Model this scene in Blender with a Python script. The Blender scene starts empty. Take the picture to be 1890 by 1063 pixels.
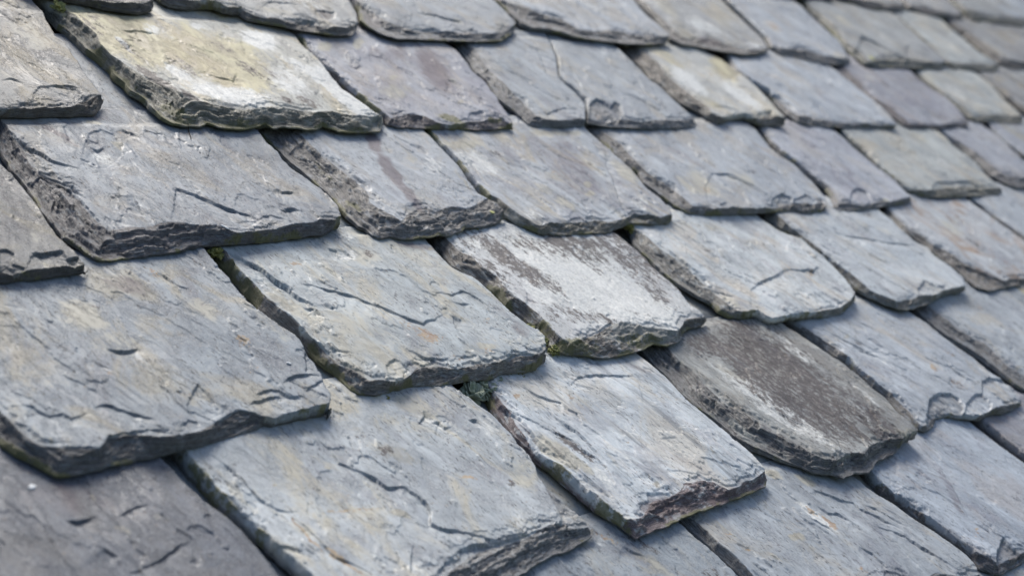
import bpy, math, random
import numpy as np
from mathutils import Matrix, Vector

# ------------------------------------------------------------------ camera, sky, sun, exposure
S = 0.755                       # roof units -> metres (one course of slates = 0.2 m)
F_PX, W_PX, H_PX = 3215.2164786, 1890.0, 1063.0
CB = np.array([[0.63623672, -0.64197226, 0.42787201],
               [0.07516135, 0.60354173, 0.79378092],
               [-0.76782395, -0.47287313, 0.43224691]])   # roof axes seen from the camera
PITCH = math.radians(33.683)    # pitch of the roof
LIFT = 3.4                      # height of the lowest courses above the ground, metres
RX = np.array([[1, 0, 0], [0, math.cos(PITCH), -math.sin(PITCH)], [0, math.sin(PITCH), math.cos(PITCH)]])

def world(p):                   # roof coordinates -> world metres
    return RX @ (np.asarray(p, float) * S) + np.array([0, 0, LIFT])

scene = bpy.context.scene
col = scene.collection
cam_data = bpy.data.cameras.new('camera')
cam = bpy.data.objects.new('camera', cam_data)
col.objects.link(cam)
rot = RX @ CB.T                 # camera axes (columns) in the world
m = Matrix(((rot[0, 0], rot[0, 1], rot[0, 2], 0), (rot[1, 0], rot[1, 1], rot[1, 2], 0), (rot[2, 0], rot[2, 1], rot[2, 2], 0), (0, 0, 0, 1)))
cam.matrix_world = Matrix.Translation(Vector(world((0, 0, 1)))) @ m
cam_data.sensor_width = 36.0
cam_data.lens = F_PX / W_PX * 36.0
cam_data.clip_start = 0.05
cam_data.clip_end = 3000.0
cam_data.dof.use_dof = True
cam_data.dof.focus_distance = 2.12 * S
cam_data.dof.aperture_fstop = 6.2
scene.camera = cam

SUN_EL, SUN_AZ = math.radians(54), math.radians(56)   # azimuth from +X (along the courses) towards +Y (up the slope)
w = bpy.data.worlds.new('World'); scene.world = w; w.use_nodes = True
nt = w.node_tree
sky = nt.nodes.new('ShaderNodeTexSky'); sky.sky_type = 'NISHITA'; sky.sun_disc = False
sky.sun_elevation = SUN_EL; sky.sun_rotation = math.pi / 2 - SUN_AZ
sky.air_density = 1.0; sky.dust_density = 3.0; sky.ozone_density = 1.0
bg = nt.nodes['Background']; bg.inputs['Strength'].default_value = 0.079
nt.links.new(sky.outputs[0], bg.inputs['Color'])
sd = bpy.data.lights.new('sun', 'SUN'); sd.energy = 2.3; sd.angle = math.radians(25); sd.color = (1.0, 0.955, 0.88)
so = bpy.data.objects.new('sun', sd); col.objects.link(so)
dv = Vector((math.cos(SUN_EL) * math.cos(SUN_AZ), math.cos(SUN_EL) * math.sin(SUN_AZ), math.sin(SUN_EL)))
so.rotation_euler = dv.to_track_quat('Z', 'Y').to_euler()
so.location = (0, 0, 8)
scene.view_settings.view_transform = 'Standard'; scene.view_settings.look = 'None'
scene.view_settings.exposure = 0.82; scene.view_settings.gamma = 1.0
scene.render.engine = 'CYCLES'

# ------------------------------------------------------------------ numeric helpers
def plane_hit(p, a, s, yt):     # ray through photo pixel p meets the tilted plane z = a - s*(Y - yt)
    d = CB.T @ np.array([p[0] - W_PX / 2, -(p[1] - H_PX / 2), -F_PX])
    lam = (a + s * yt - 1.0) / (d[2] + s * d[1])
    return np.array([lam * d[0], lam * d[1]])

def hsh(ix, iy, seed):
    h = (ix.astype(np.int64) * 374761393 + iy.astype(np.int64) * 668265263 + seed * 974634777) & 0xffffffff
    h = ((h ^ (h >> 13)) * 1274126177) & 0xffffffff
    return ((h ^ (h >> 16)) & 0xffff) / 65535.0

def noise(x, y, seed=0):        # gradient noise, about -1..1
    ix, iy = np.floor(x), np.floor(y)
    fx, fy = x - ix, y - iy
    ux, uy = fx * fx * fx * (fx * (fx * 6 - 15) + 10), fy * fy * fy * (fy * (fy * 6 - 15) + 10)
    r = []
    for dx in (0, 1):
        for dy in (0, 1):
            a = hsh(ix + dx, iy + dy, seed) * 2 * math.pi
            r.append(np.cos(a) * (fx - dx) + np.sin(a) * (fy - dy))
    return ((r[0] * (1 - uy) + r[1] * uy) * (1 - ux) + (r[2] * (1 - uy) + r[3] * uy) * ux) * 1.5

def fbm(x, y, seed=0, octv=4, gain=0.5):
    v = 0; a = 1; tot = 0
    for o in range(octv):
        v = v + a * noise(x * 2 ** o + 17.3 * o, y * 2 ** o - 9.1 * o, seed + o * 13); tot += a; a *= gain
    return v / tot * 1.4

def cells(x, y, seed):          # angular patches, each with its own value 0..1
    ix, iy = np.floor(x), np.floor(y)
    best = np.full(x.shape, 9.0); val = np.zeros(x.shape)
    for dx in (-1, 0, 1):
        for dy in (-1, 0, 1):
            cx_, cy_ = ix + dx, iy + dy
            px_, py_ = cx_ + hsh(cx_, cy_, seed), cy_ + hsh(cx_, cy_, seed + 1)
            dd = (px_ - x) ** 2 + (py_ - y) ** 2
            k = dd < best
            best[k] = dd[k]; val[k] = hsh(cx_, cy_, seed + 2)[k]
    return val

def sst(a, b, x):
    t = np.clip((x - a) / (b - a), 0, 1)
    return t * t * (3 - 2 * t)

def seg_dist(P, A, B):
    d = B - A; L = max(float(d @ d), 1e-16)
    t = np.clip(((P - A) @ d) / L, 0, 1)
    q = A + t[:, None] * d
    e = P - q
    return np.sqrt((e ** 2).sum(1)), t, q, e

class Grid:                     # distances and insides of outlines, worked out on a regular grid
    def __init__(s, mn, cell, nx, ny):
        s.mn, s.cell, s.nx, s.ny = mn, cell, nx, ny
        s.xs = mn[0] + np.arange(nx) * cell; s.ys = mn[1] + np.arange(ny) * cell
    def rng(s, A, B, R):
        lo = np.minimum(A, B) - R; hi = np.maximum(A, B) + R
        i0, j0 = [max(0, int((lo[k] - s.mn[k]) / s.cell)) for k in (0, 1)]
        i1, j1 = int((hi[0] - s.mn[0]) / s.cell) + 2, int((hi[1] - s.mn[1]) / s.cell) + 2
        return slice(i0, max(i0, min(i1, s.nx))), slice(j0, max(j0, min(j1, s.ny)))
    def dist(s, poly, closed=True, R=.07, full=False):
        best = np.full((s.nx, s.ny), R); side = np.zeros((s.nx, s.ny)); arc = np.zeros((s.nx, s.ny))
        n = len(poly); run = 0.0
        for k in range(n if closed else n - 1):
            A, B = poly[k], poly[(k + 1) % n]
            si, sj = s.rng(A, B, R)
            X, Y = s.xs[si][:, None], s.ys[sj][None, :]
            d = B - A; L = max(float(d @ d), 1e-16); Ln = L ** .5
            t = np.clip(((X - A[0]) * d[0] + (Y - A[1]) * d[1]) / L, 0, 1)
            ex, ey = X - A[0] - t * d[0], Y - A[1] - t * d[1]
            dd = np.sqrt(ex * ex + ey * ey); bb = best[si, sj]; m_ = dd < bb
            bb[m_] = dd[m_]
            if full:
                sg = np.sign(ey * d[0] - ex * d[1]); side[si, sj][m_] = sg[m_]; arc[si, sj][m_] = (run + t * Ln)[m_]
            run += Ln
        return (best, side, arc, run) if full else best
    def inside(s, poly):
        c = np.zeros((s.nx, s.ny), bool); n = len(poly); ix = np.arange(s.nx)[:, None]
        for k in range(n):
            (x1, y1), (x2, y2) = poly[k], poly[(k + 1) % n]
            if y1 == y2: continue
            js = np.nonzero((y1 > s.ys) != (y2 > s.ys))[0]
            if not len(js): continue
            xc = (x2 - x1) * (s.ys[js] - y1) / (y2 - y1) + x1
            c[:, js] ^= (s.xs[:, None] < xc[None, :])
        return c

def poly_dist(P, poly, closed=True):
    best = np.full(len(P), 1e9); Q = np.zeros_like(P)
    n = len(poly)
    for i in range(n if closed else n - 1):
        dd, t, q, e = seg_dist(P, poly[i], poly[(i + 1) % n])
        k = dd < best
        best[k] = dd[k]; Q[k] = q[k]
    return best, Q

def inside(P, poly):
    c = np.zeros(len(P), bool); n = len(poly); x, y = P[:, 0], P[:, 1]
    for i in range(n):
        x1, y1 = poly[i]; x2, y2 = poly[(i + 1) % n]
        if y1 == y2: continue
        k = ((y1 > y) != (y2 > y)) & (x < (x2 - x1) * (y - y1) / (y2 - y1) + x1)
        c ^= k
    return c

def rough_line(pts, amp, rng, step=0.006):     # subdivide a line of points and jitter it like broken stone
    out = [pts[0]]
    for a, b in zip(pts[:-1], pts[1:]):
        L = np.linalg.norm(b - a); n = min(max(1, int(L / step)), 60)
        nrm = np.array([-(b - a)[1], (b - a)[0]]) / max(L, 1e-9)
        for k in range(1, n + 1):
            p = a + (b - a) * k / n
            if k < n: p = p + nrm * rng.uniform(-amp, amp)
            out.append(p)
    return np.array(out)
# ------------------------------------------------------------------ the slates
# each: (key, course, thickness, lift, upper edge line I, lower edge line L, right-hand edge R, look, extras, label)
# lines are read off the photograph's pixels and laid on each slate's own tilted plane of the roof
COURSE = {'T0': (2.01, 2.28), 'T1': (1.74, 2.01), 'A': (1.465, 1.74), 'B': (1.21, 1.465), 'C': (0.95, 1.21),
          'D': (0.68, 0.95), 'E': (0.43, 0.68), 'F': (0.18, 0.43)}
SL = []
TONE = dict(A0=.66, A1=.98, A2=1.06, A3=1.02, A3b=1.02, B0=.46, B1=.86, C0=.90, C1=1.08, D0=.70, D1=1.14, D2=1.35, E2=1.30, E3=.85, E1=1.08, B2=.98, B3=1.0, C3=1.16, C4=1.1, C5=1.05, D4=1.1, D5=1.08, Ta=.8, Tb=.86, Tc=.92, Uc=.8, Ti=.85, Tj=.8, A8=.85, B8=.9, B7=.95, B5=1.1, A5=1.08)   # lighter and darker stones; lens vignetting on the left also put into the colour
def S_(key, course, t, I, L, R, look, label, blobs=(), ledges=(), scars=(), moss=0.25, lift=0.002):
    SL.append(dict(key=key, course=course, t=t, I=I, L=L, R=R, look=look, label=label, blobs=blobs, ledges=ledges, scars=scars, moss=moss, lift=lift))

# ---- course A
S_('A0', 'A', .020, [(-500,0),(-320,240),(0,212),(6,203),(27,198),(51,199),(74,199),(106,196),(131,199),(144,190),(165,182),(186,176)],
 [(-520,5),(-330,258),(0,217),(50,218),(120,217),(175,214),(186,200),(190,185)],
 [(190,178),(163,145),(148,122),(133,103),(122,82),(103,70),(97,58),(86,40),(81,20),(62,0),(30,-35)],
 'warm', 'Brownish grey slate cut off by the photo\'s upper left edge, beside the big cream slate',
 [('T',60,70,60,40,30,.38),('K',85,105,28,14,45,.4),('T',30,130,50,30,20,.4),('O',50,45,10,6,0,.3)],
 [[(0,150),(22,146),(45,156)],[(145,192),(165,178),(183,177)],[(100,161),(130,160),(150,167)]],
 [([(58,197),(60,178),(72,162),(100,160),(140,165),(152,175),(135,193),(100,196)],.0016)])
S_('A1', 'A', .031, [(100,0),(118,12),(144,34),(161,51),(180,68),(186,85),(212,106),(243,127),(275,146),(317,165),(360,186),(400,193),(423,197),(450,203),(467,199),(508,195),(550,201),(582,207),(613,203),(656,211),(694,212)],
 [(72,5),(83,21),(91,32),(106,49),(127,63),(144,80),(157,93),(176,106),(199,125),(212,144),(229,157),(239,171),(265,186),(279,203),(296,220),(307,227),(317,232),(339,237),(368,238),(381,231),(390,234),(402,239),(430,242),(455,242),(472,238),(489,232),(501,241),(522,238),(550,240),(565,244),(582,243),(594,236),(624,247),(656,248),(700,247),(705,232),(703,215)],
 [(702,211),(694,207),(666,188),(630,163),(603,133),(588,114),(565,93),(556,83),(546,66),(530,52),(500,28)],
 'cream', 'Large thick cream and white slate at the upper left of the photo',
 [('M',330,200,50,14,25,.6),('M',420,222,70,12,0,.62),('M',540,228,60,10,0,.6),('M',660,232,50,9,0,.6),('M',260,165,30,10,45,.55),('T',250,75,150,45,22,.95),('T',400,110,130,55,22,.9),('W',640,170,90,30,38,1.0),('W',430,178,110,20,12,.95),('W',480,75,40,17,20,1.0),('W',365,52,18,7,15,.9),
  ('W',600,110,50,14,45,.95),('W',330,135,40,12,30,.8),('K',290,150,60,12,33,1.0),('K',240,92,40,8,45,.7),('K',330,120,60,14,25,.52),('K',470,130,60,14,15,.5),('K',560,190,60,8,10,.55),('K',420,90,60,10,15,.45),('W',290,60,40,10,20,.6),('W',560,130,50,12,30,.7),('K',350,182,45,7,30,.8),('K',170,55,40,7,45,.7),('W',230,85,30,5,40,.8),('W',530,150,60,25,30,.7),('K',395,130,18,8,10,.35),('K',170,35,30,8,45,.5)],
 [[(222,88),(234,91),(240,84)],[(215,60),(250,58),(290,64)],[(370,128),(386,140),(430,150),(436,135)]], moss=.9, lift=.006)
S_('A2', 'A', .016, [(540,58),(552,70),(569,91),(590,112),(607,125),(624,138),(641,159),(666,180),(687,197),(709,210),(721,218),(742,212),(772,214),(785,216),(803,226),(825,232),(844,235),(858,227),(868,224),(892,224),(907,218),(924,220),(938,228)],
 [(536,62),(548,78),(565,100),(600,132),(640,168),(680,203),(706,222),(713,233),(740,239),(765,240),(820,241),(870,243),(910,242),(945,240),(949,236)],
 [(949,233),(942,222),(930,205),(920,190),(917,180),(907,170),(899,152),(886,142),(871,131),(858,112),(841,93),(822,82),(800,66)],
 'purplegrey', 'Purplish slate with small yellowish lichen spots, right of the big cream slate',
 [('P',800,130,25,60,-35,.8),('P',730,100,30,20,0,.5),('T',735,172,34,20,0,.6),('T',600,88,14,9,0,.9),('T',662,82,10,12,0,.9),('W',640,108,18,12,0,.5),('T',725,145,10,6,0,.7),('T',850,190,8,5,0,.8),('T',672,148,10,5,0,.5),('W',757,158,4,3,0,.9),('T',840,150,10,6,30,.5),('T',830,222,30,5,20,.9),('P',690,95,14,8,0,.5),('M',835,222,34,7,15,.7),('M',915,222,20,4,0,.6)],
 [[(835,150),(848,165),(855,175)],[(752,128),(768,142),(778,155)],[(640,122),(655,126),(668,122)]],
 [([(862,224),(866,211),(890,208),(894,222)],.0025),([(752,236),(765,217),(780,215),(785,232)],.003)], moss=.8)
S_('A3', 'A', .019, [(846,66),(861,80),(878,95),(892,116),(909,135),(930,154),(945,169),(962,184),(975,200),(990,215),(1005,221),(1030,223),(1053,221),(1070,218),(1078,222)],
 [(826,72),(842,91),(865,118),(878,138),(897,152),(909,171),(920,186),(941,203),(962,220),(973,232),(990,237),(1036,238),(1074,236),(1080,230)],
 [(1081,224),(1082,204),(1078,188),(1062,172),(1045,159),(1032,146),(1030,128),(1026,108),(1018,88),(1008,62)],
 'bluegrey', 'Blue grey slate with a dark V crack at its tail, left of the notched slate',
 [('O',982,150,10,4,45,.35)],
 [[(967,180),(990,198),(1010,211),(1020,206),(1040,199),(1070,203)],[(987,88),(998,108),(1008,140),(1020,152)]], moss=.2)
S_('A3b', 'A', .0175, [(1008,64),(1019,88),(1027,108),(1031,128),(1033,144),(1047,158),(1064,171),(1080,186),(1085,202),(1088,216),(1110,222),(1137,219),(1163,219),(1184,225),(1203,221),(1237,221),(1268,221),(1282,218)],
 [(1003,66),(1015,89),(1023,109),(1027,129),(1029,147),(1043,161),(1060,174),(1076,189),(1080,206),(1082,230),(1110,236),(1152,239),(1205,240),(1258,239),(1279,236),(1284,226)],
 [(1284,221),(1265,204),(1245,186),(1216,159),(1195,144),(1184,129),(1163,112),(1144,95),(1120,75)],
 'bluegrey', 'Blue grey slate with a chipped notch at its lower left, beside the narrow cream slate',
 [('O',1048,143,6,5,0,.4),('T',1125,172,30,10,30,.35),('O',1107,215,12,7,0,.5)],
 [[(1145,172),(1172,180),(1200,195),(1240,216)]],
 [([(1088,238),(1089,192),(1099,184),(1114,188),(1128,198),(1135,188),(1145,194),(1150,212),(1130,240)],.0050)], moss=.2)

S_('A4', 'A', .022, [(1165,70),(1180,87),(1195,102),(1212,116),(1229,138),(1248,152),(1269,169),(1290,186),(1307,200),(1313,210),(1332,218),(1364,213),(1396,217),(1423,213),(1448,220)],
 [(1132,75),(1150,95),(1163,110),(1186,131),(1199,148),(1220,161),(1241,182),(1258,195),(1284,207),(1300,218),(1322,232),(1343,226),(1370,221),(1396,233),(1417,235),(1444,234),(1451,228)],
 [(1452,223),(1427,197),(1406,174),(1381,148),(1349,125),(1332,110),(1307,99),(1285,80)],
 'palecream', 'Narrow cream slate with white blotches in the third row down, right of the notched slate',
 [('T',1340,125,40,20,40,.9),('W',1270,150,50,18,35,.8),('T',1300,190,40,12,20,.5),('W',1370,180,60,14,35,.8),('O',1330,148,14,5,30,.3),('T',1240,110,40,10,30,.6),('K',1420,220,16,8,0,.5)],
 [[(1315,196),(1340,197),(1365,206)]],
 [([(1398,232),(1400,210),(1425,206),(1428,232)],.004)], moss=.3)
S_('A5', 'A', .016, [(1336,94),(1349,110),(1364,131),(1385,148),(1410,167),(1440,182),(1459,203),(1478,214),(1490,215),(1515,219),(1540,225),(1592,228),(1617,229),(1653,232)],
 [(1328,96),(1340,114),(1352,138),(1385,158),(1415,174),(1430,192),(1450,213),(1470,228),(1490,234),(1530,237),(1600,238),(1648,239),(1655,236)],
 [(1656,231),(1640,214),(1617,190),(1592,169),(1564,148),(1543,131),(1528,121),(1500,100)],
 'lightblue', 'Pale lilac slate with a slit along its left side, right of the narrow cream slate',
 [('W',1430,150,18,25,-30,.3)],
 [[(1413,172),(1435,176),(1455,190),(1470,208),(1478,216)],[(1512,196),(1520,208),(1530,214)]],
 [([(1412,172),(1440,177),(1458,192),(1476,214),(1462,212),(1440,192)],.003)], moss=.3)
S_('A6', 'A', .013, [(1550,118),(1562,127),(1585,148),(1606,174),(1628,190),(1649,203),(1672,222),(1680,229),(1723,230),(1755,228),(1785,226)],
 [(1528,118),(1550,140),(1574,162),(1600,187),(1630,208),(1650,222),(1665,233),(1677,238),(1720,239),(1783,235),(1787,230)],
 [(1787,225),(1765,199),(1744,180),(1719,165),(1697,148),(1680,131),(1660,116)],
 'purplegrey', 'Slightly purple slate with a brown smudge near its top, left of the pale greenish slate',
 [('K',1632,160,18,7,25,.5),('T',1600,145,14,7,20,.4)], [[(1706,203),(1714,214),(1720,222)]], moss=.3)
S_('A7', 'A', .014, [(1686,122),(1697,133),(1723,157),(1744,174),(1765,190),(1790,207),(1797,214),(1818,214),(1829,212),(1850,214),(1884,216)],
 [(1676,124),(1690,140),(1720,165),(1745,185),(1770,207),(1790,222),(1800,226),(1840,227),(1880,229),(1887,224)],
 [(1888,219),(1874,203),(1853,184),(1829,157),(1812,144),(1797,133),(1785,120)],
 'green', 'Pale greenish slate second from the right edge in the third row down',
 [('W',1760,170,40,16,40,.5),('T',1715,145,20,9,35,.5),('T',1880,205,9,9,0,.5)], [[(1815,150),(1838,178),(1856,200)]])
S_('A8', 'A', .014, [(1796,125),(1805,135),(1830,155),(1860,178),(1890,198),(1930,225),(1945,228),(2050,226)],
 [(1790,126),(1800,139),(1828,161),(1858,185),(1888,208),(1925,234),(1980,236),(2050,234)],
 [(2053,228),(2000,190),(1950,150),(1905,118)],
 'warm', 'Grey slate cut off by the right edge of the photo, beside the pale greenish slate', [('O',1886,160,9,8,0,.35)])

# ---- course B
S_('B0', 'B', .018, [(-640,255),(-430,525),(0,502),(30,508),(49,502),(60,499),(91,494),(116,490),(140,492),(158,490)],
 [(-655,258),(-440,545),(0,526),(50,521),(100,514),(150,508),(160,505),(162,498)],
 [(162,494),(146,476),(127,457),(106,438),(90,417),(83,405),(64,373),(42,344),(21,321),(0,301),(-30,262)],
 'warmgrey', 'Dark grey slate cut off by the photo\'s left edge, just above the huge pale slate',
 [('T',60,440,30,8,30,.3),('T',87,491,5,4,0,.9),('O',86,470,9,5,0,.3)],
 [[(60,470),(90,468),(115,464)],[(122,480),(135,479),(146,477)]],
 [([(0,506),(-5,465),(12,465),(25,472),(22,492),(45,498),(40,515),(0,515)],.0025),([(45,500),(60,470),(115,466),(123,480),(146,478),(140,500),(95,512),(50,515)],.002)], moss=.35)
S_('B1', 'B', .024, [(5,224),(20,248),(34,262),(47,275),(57,300),(76,318),(106,331),(135,348),(150,368),(165,390),(185,410),(200,424),(229,419),(254,421),(288,415),(313,413),(339,415),(370,417),(397,417),(440,432),(455,430),(482,427),(518,421),(539,415),(556,412),(573,412),(594,406),(628,407)],
 [(-22,222),(-8,258),(0,285),(19,318),(36,335),(53,359),(70,386),(85,406),(104,428),(114,444),(138,457),(157,472),(180,485),(203,486),(254,478),(317,470),(349,461),(400,455),(450,452),(497,448),(560,439),(598,434),(622,421),(630,412)],
 [(631,405),(624,382),(609,365),(594,348),(579,338),(560,323),(539,310),(522,295),(514,283),(493,266),(480,249),(440,205)],
 'slateblue', 'Wide purplish slate with a raised flake and broken lower edge, below the big cream slate',
 [('T',255,285,45,14,30,.45),('T',173,228,16,7,0,.9),('T',220,270,14,9,30,.8),('W',185,285,26,14,20,.45),('W',355,258,22,12,0,.35),('W',245,385,40,12,10,.35),('O',222,243,7,5,0,.5),('P',105,250,60,6,30,.6),('T',60,310,10,4,0,.6),('T',390,440,14,3,0,.6),('T',285,395,6,4,0,.5),('P',180,215,30,10,0,.5),('T',95,292,18,5,20,.4)],
 [([(4,234),(25,250),(45,268),(75,285),(100,300),(125,305),(148,312)],1.5),([(322,344),(345,352),(370,364),(400,377),(430,388),(465,398)],1.4),
  [(60,302),(76,318),(106,331),(135,345),(150,360),(168,372)],[(125,378),(150,398),(175,415),(200,425)],[(260,240),(300,250),(320,270),(335,285)],
  [(475,407),(485,400),(500,398),(520,404),(530,408)],[(520,386),(540,386),(555,392),(562,394)],[(165,272),(180,278),(192,270)],[(225,238),(240,245),(255,252)],[(480,340),(490,352),(500,357)],[(510,350),(520,357),(540,355)],
  [(515,390),(530,388),(542,386)],[(245,362),(258,388),(268,402)]],
 [([(326,347),(345,354),(372,366),(400,378),(462,398),(480,410),(455,425),(400,418),(313,412),(318,385),(322,365)],.0016),
  ([(148,308),(150,290),(156,265),(165,248),(185,242),(210,250),(228,270),(225,290),(215,300),(195,312),(170,308)],.0011),
  ([(60,330),(78,322),(118,342),(135,350),(150,372),(185,412),(165,430),(120,420),(88,372)],.004)], moss=.45)
S_('B2', 'B', .022, [(540,232),(556,247),(582,274),(603,289),(624,306),(649,327),(675,348),(683,365),(685,377),(709,393),(738,409),(745,400),(761,386),(787,380),(799,390),(831,382),(858,386),(875,378),(884,369),(905,363),(925,368),(935,385)],
 [(466,238),(480,251),(497,268),(516,285),(535,304),(554,318),(573,335),(592,352),(609,367),(624,386),(639,403),(660,422),(673,427),(687,440),(700,444),(719,440),(751,445),(782,442),(835,436),(852,430),(858,423),(888,421),(916,415),(932,402)],
 [(937,392),(915,372),(884,357),(867,335),(850,312),(829,291),(810,272),(793,253),(778,240),(755,215)],
 'lightblue', 'Pale blue slate with a purple streak and dark purple broken lower edge',
 [('P',690,265,14,26,-40,.95),('P',720,315,12,45,-38,1.0),('P',758,365,10,40,-42,.8),('W',800,310,30,18,40,.6),('T',770,360,30,12,20,.4),('T',860,340,35,4,50,.7),('T',755,290,25,7,50,.5),('T',665,372,22,6,32,.9),('T',655,365,14,5,10,.9),('T',640,335,16,5,40,.5),('W',640,262,40,8,30,.4),('M',655,375,26,6,30,.7),('M',600,310,40,4,45,.5)],
 [[(560,300),(585,300),(610,312),(635,330),(645,345)],[(652,327),(672,340),(682,358)],[(603,300),(625,315),(640,330)],[(760,265),(785,280),(800,300)],[(570,300),(600,320),(625,335),(645,345)]],
 [([(560,262),(600,298),(640,330),(655,350),(640,372),(600,350),(560,310),(530,280)],.004)], moss=.5)
S_('B3', 'B', .017, [(782,238),(793,251),(825,283),(850,310),(878,342),(890,356),(920,368),(939,385),(960,399),(985,413),(1000,417),(1013,412),(1036,412),(1064,410),(1100,407),(1123,410),(1152,403),(1171,393),(1195,395),(1215,403),(1238,397)],
 [(778,240),(790,256),(822,288),(848,316),(876,350),(903,378),(925,395),(933,402),(952,415),(973,425),(994,434),(1036,437),(1080,435),(1121,432),(1140,424),(1161,415),(1205,417),(1233,415),(1241,406)],
 [(1242,402),(1237,388),(1216,365),(1195,348),(1176,325),(1163,310),(1142,291),(1123,274),(1110,263),(1095,250),(1080,237),(1060,215)],
 'mottled', 'Mottled violet and grey slate with cream flecks, directly above the white lichen slate',
 [('P',1060,320,40,90,-40,.5),('K',1000,283,16,8,20,.55),('K',915,288,16,6,30,.4),('W',880,300,60,22,20,.7),('W',950,340,50,18,30,.5),('T',850,268,40,9,0,.8),('T',1085,343,10,6,0,.9),('T',1087,358,9,6,0,.9),('T',1000,350,30,10,20,.5),('T',1045,378,30,10,30,.6),('W',960,395,60,12,10,.5),('T',1150,310,18,50,-32,.6),('O',1020,320,7,4,0,.5),('W',1180,370,30,18,40,.6),('T',1020,248,60,7,0,.7),('K',890,385,8,5,0,.4)],
 [([(1070,228),(1084,250),(1110,290),(1130,335),(1142,372),(1152,392),(1158,408)],1.6),[(870,300),(890,330),(905,350)],[(960,300),(985,330),(1010,345)]],
 [([(1158,408),(1170,392),(1190,396),(1205,410),(1200,420),(1160,420)],.005)], moss=.55)
S_('B4', 'B', .019, [(1095,222),(1110,236),(1121,246),(1148,266),(1171,295),(1195,316),(1216,329),(1241,340),(1258,361),(1279,380),(1300,382),(1322,385),(1353,385),(1385,384),(1423,382),(1450,374),(1480,372),(1500,376),(1520,374)],
 [(1072,232),(1095,253),(1112,268),(1131,287),(1152,304),(1176,321),(1186,340),(1203,352),(1224,367),(1245,384),(1270,397),(1290,399),(1330,399),(1380,397),(1423,394),(1460,390),(1490,395),(1515,394),(1524,388)],
 [(1527,383),(1524,368),(1508,345),(1487,327),(1466,308),(1444,292),(1420,270),(1398,243),(1375,222)],
 'lightblue', 'Broad pale blue slate with a beige hollow in its lower part, above the silvery slate',
 [('T',1290,340,50,24,20,.6),('O',1302,352,10,6,20,.45),('T',1370,335,40,18,35,.4),('K',1392,320,8,4,0,.35),('T',1177,275,12,5,0,.4),('O',1165,292,4,3,0,.9),('T',1440,312,12,8,0,.35)],
 [[(1195,328),(1215,327),(1240,340),(1252,350)],[(1310,320),(1340,322),(1380,340),(1420,362)]],
 [([(1308,384),(1300,350),(1312,322),(1345,322),(1395,345),(1425,366),(1420,386)],.0012),([(1178,322),(1196,322),(1218,334),(1246,350),(1252,366),(1225,360),(1195,342)],.003),
  ([(1424,392),(1426,366),(1444,358),(1462,366),(1466,392)],.003),([(1466,392),(1466,368),(1488,360),(1506,372),(1500,394)],.004)], moss=.5)
S_('B5', 'B', .014, [(1392,222),(1406,238),(1427,263),(1453,291),(1478,306),(1510,331),(1530,345),(1540,360),(1548,376),(1570,376),(1592,380),(1625,371),(1642,374),(1665,368),(1677,366)],
 [(1386,226),(1400,243),(1420,268),(1446,294),(1472,312),(1500,333),(1522,350),(1533,370),(1536,384),(1548,392),(1570,391),(1600,388),(1650,381),(1678,375),(1681,370)],
 [(1681,366),(1655,338),(1628,316),(1600,291),(1579,274),(1558,255),(1539,240),(1515,220)],
 'lilac', 'Smooth lilac slate narrowing to a chipped tip, right of the broad pale blue slate',
 [('T',1632,371,9,4,0,.8)], [[(1530,300),(1548,320),(1560,330)]],
 [([(1566,380),(1572,355),(1582,347),(1600,355),(1612,372),(1600,386)],.003)], moss=.4)
S_('B6', 'B', .016, [(1540,228),(1553,242),(1575,261),(1600,280),(1621,302),(1642,321),(1664,338),(1680,350),(1700,352),(1714,352),(1735,347),(1742,344),(1790,342),(1815,346),(1848,347)],
 [(1534,229),(1548,246),(1572,268),(1597,288),(1618,309),(1640,329),(1660,345),(1676,357),(1695,363),(1720,366),(1750,366),(1800,364),(1840,361),(1851,354)],
 [(1852,349),(1829,333),(1807,308),(1786,289),(1761,272),(1744,253),(1723,238),(1700,220)],
 'green', 'Greenish beige slate with a broken lower edge, right of the smooth lilac slate',
 [('T',1690,255,25,9,30,.6),('W',1720,290,50,16,30,.4),('K',1675,288,18,5,25,.25),('K',1610,290,18,4,40,.35)], [],
 [([(1718,360),(1722,342),(1735,337),(1790,335),(1812,346),(1800,364),(1730,366)],.0035)], moss=.4)
S_('B7', 'B', .019, [(1722,228),(1735,240),(1761,256),(1786,271),(1812,290),(1829,303),(1850,319),(1867,325),(1890,329),(1930,330),(1990,325)],
 [(1714,230),(1728,244),(1755,263),(1780,283),(1807,305),(1830,326),(1855,342),(1875,349),(1900,349),(1988,344)],
 [(1992,336),(1940,318),(1886,294),(1860,270),(1833,246),(1815,232)],
 'lilac', 'Plain lilac grey slate at the right edge of the photo, below the pale greenish one',
 [('T',1870,328,12,5,0,.6)], [[(1855,322),(1870,335),(1885,343)]])
S_('B8', 'B', .014, [(1822,230),(1840,245),(1866,267),(1892,288),(1990,338),(2095,328)],
 [(1818,231),(1836,249),(1862,272),(1889,294),(1990,352),(2097,336)],
 [(2100,328),(2020,280),(1950,235),(1925,218)],
 'lilac', 'Sliver of lilac grey slate at the right edge, behind the plain lilac grey slate')

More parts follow.
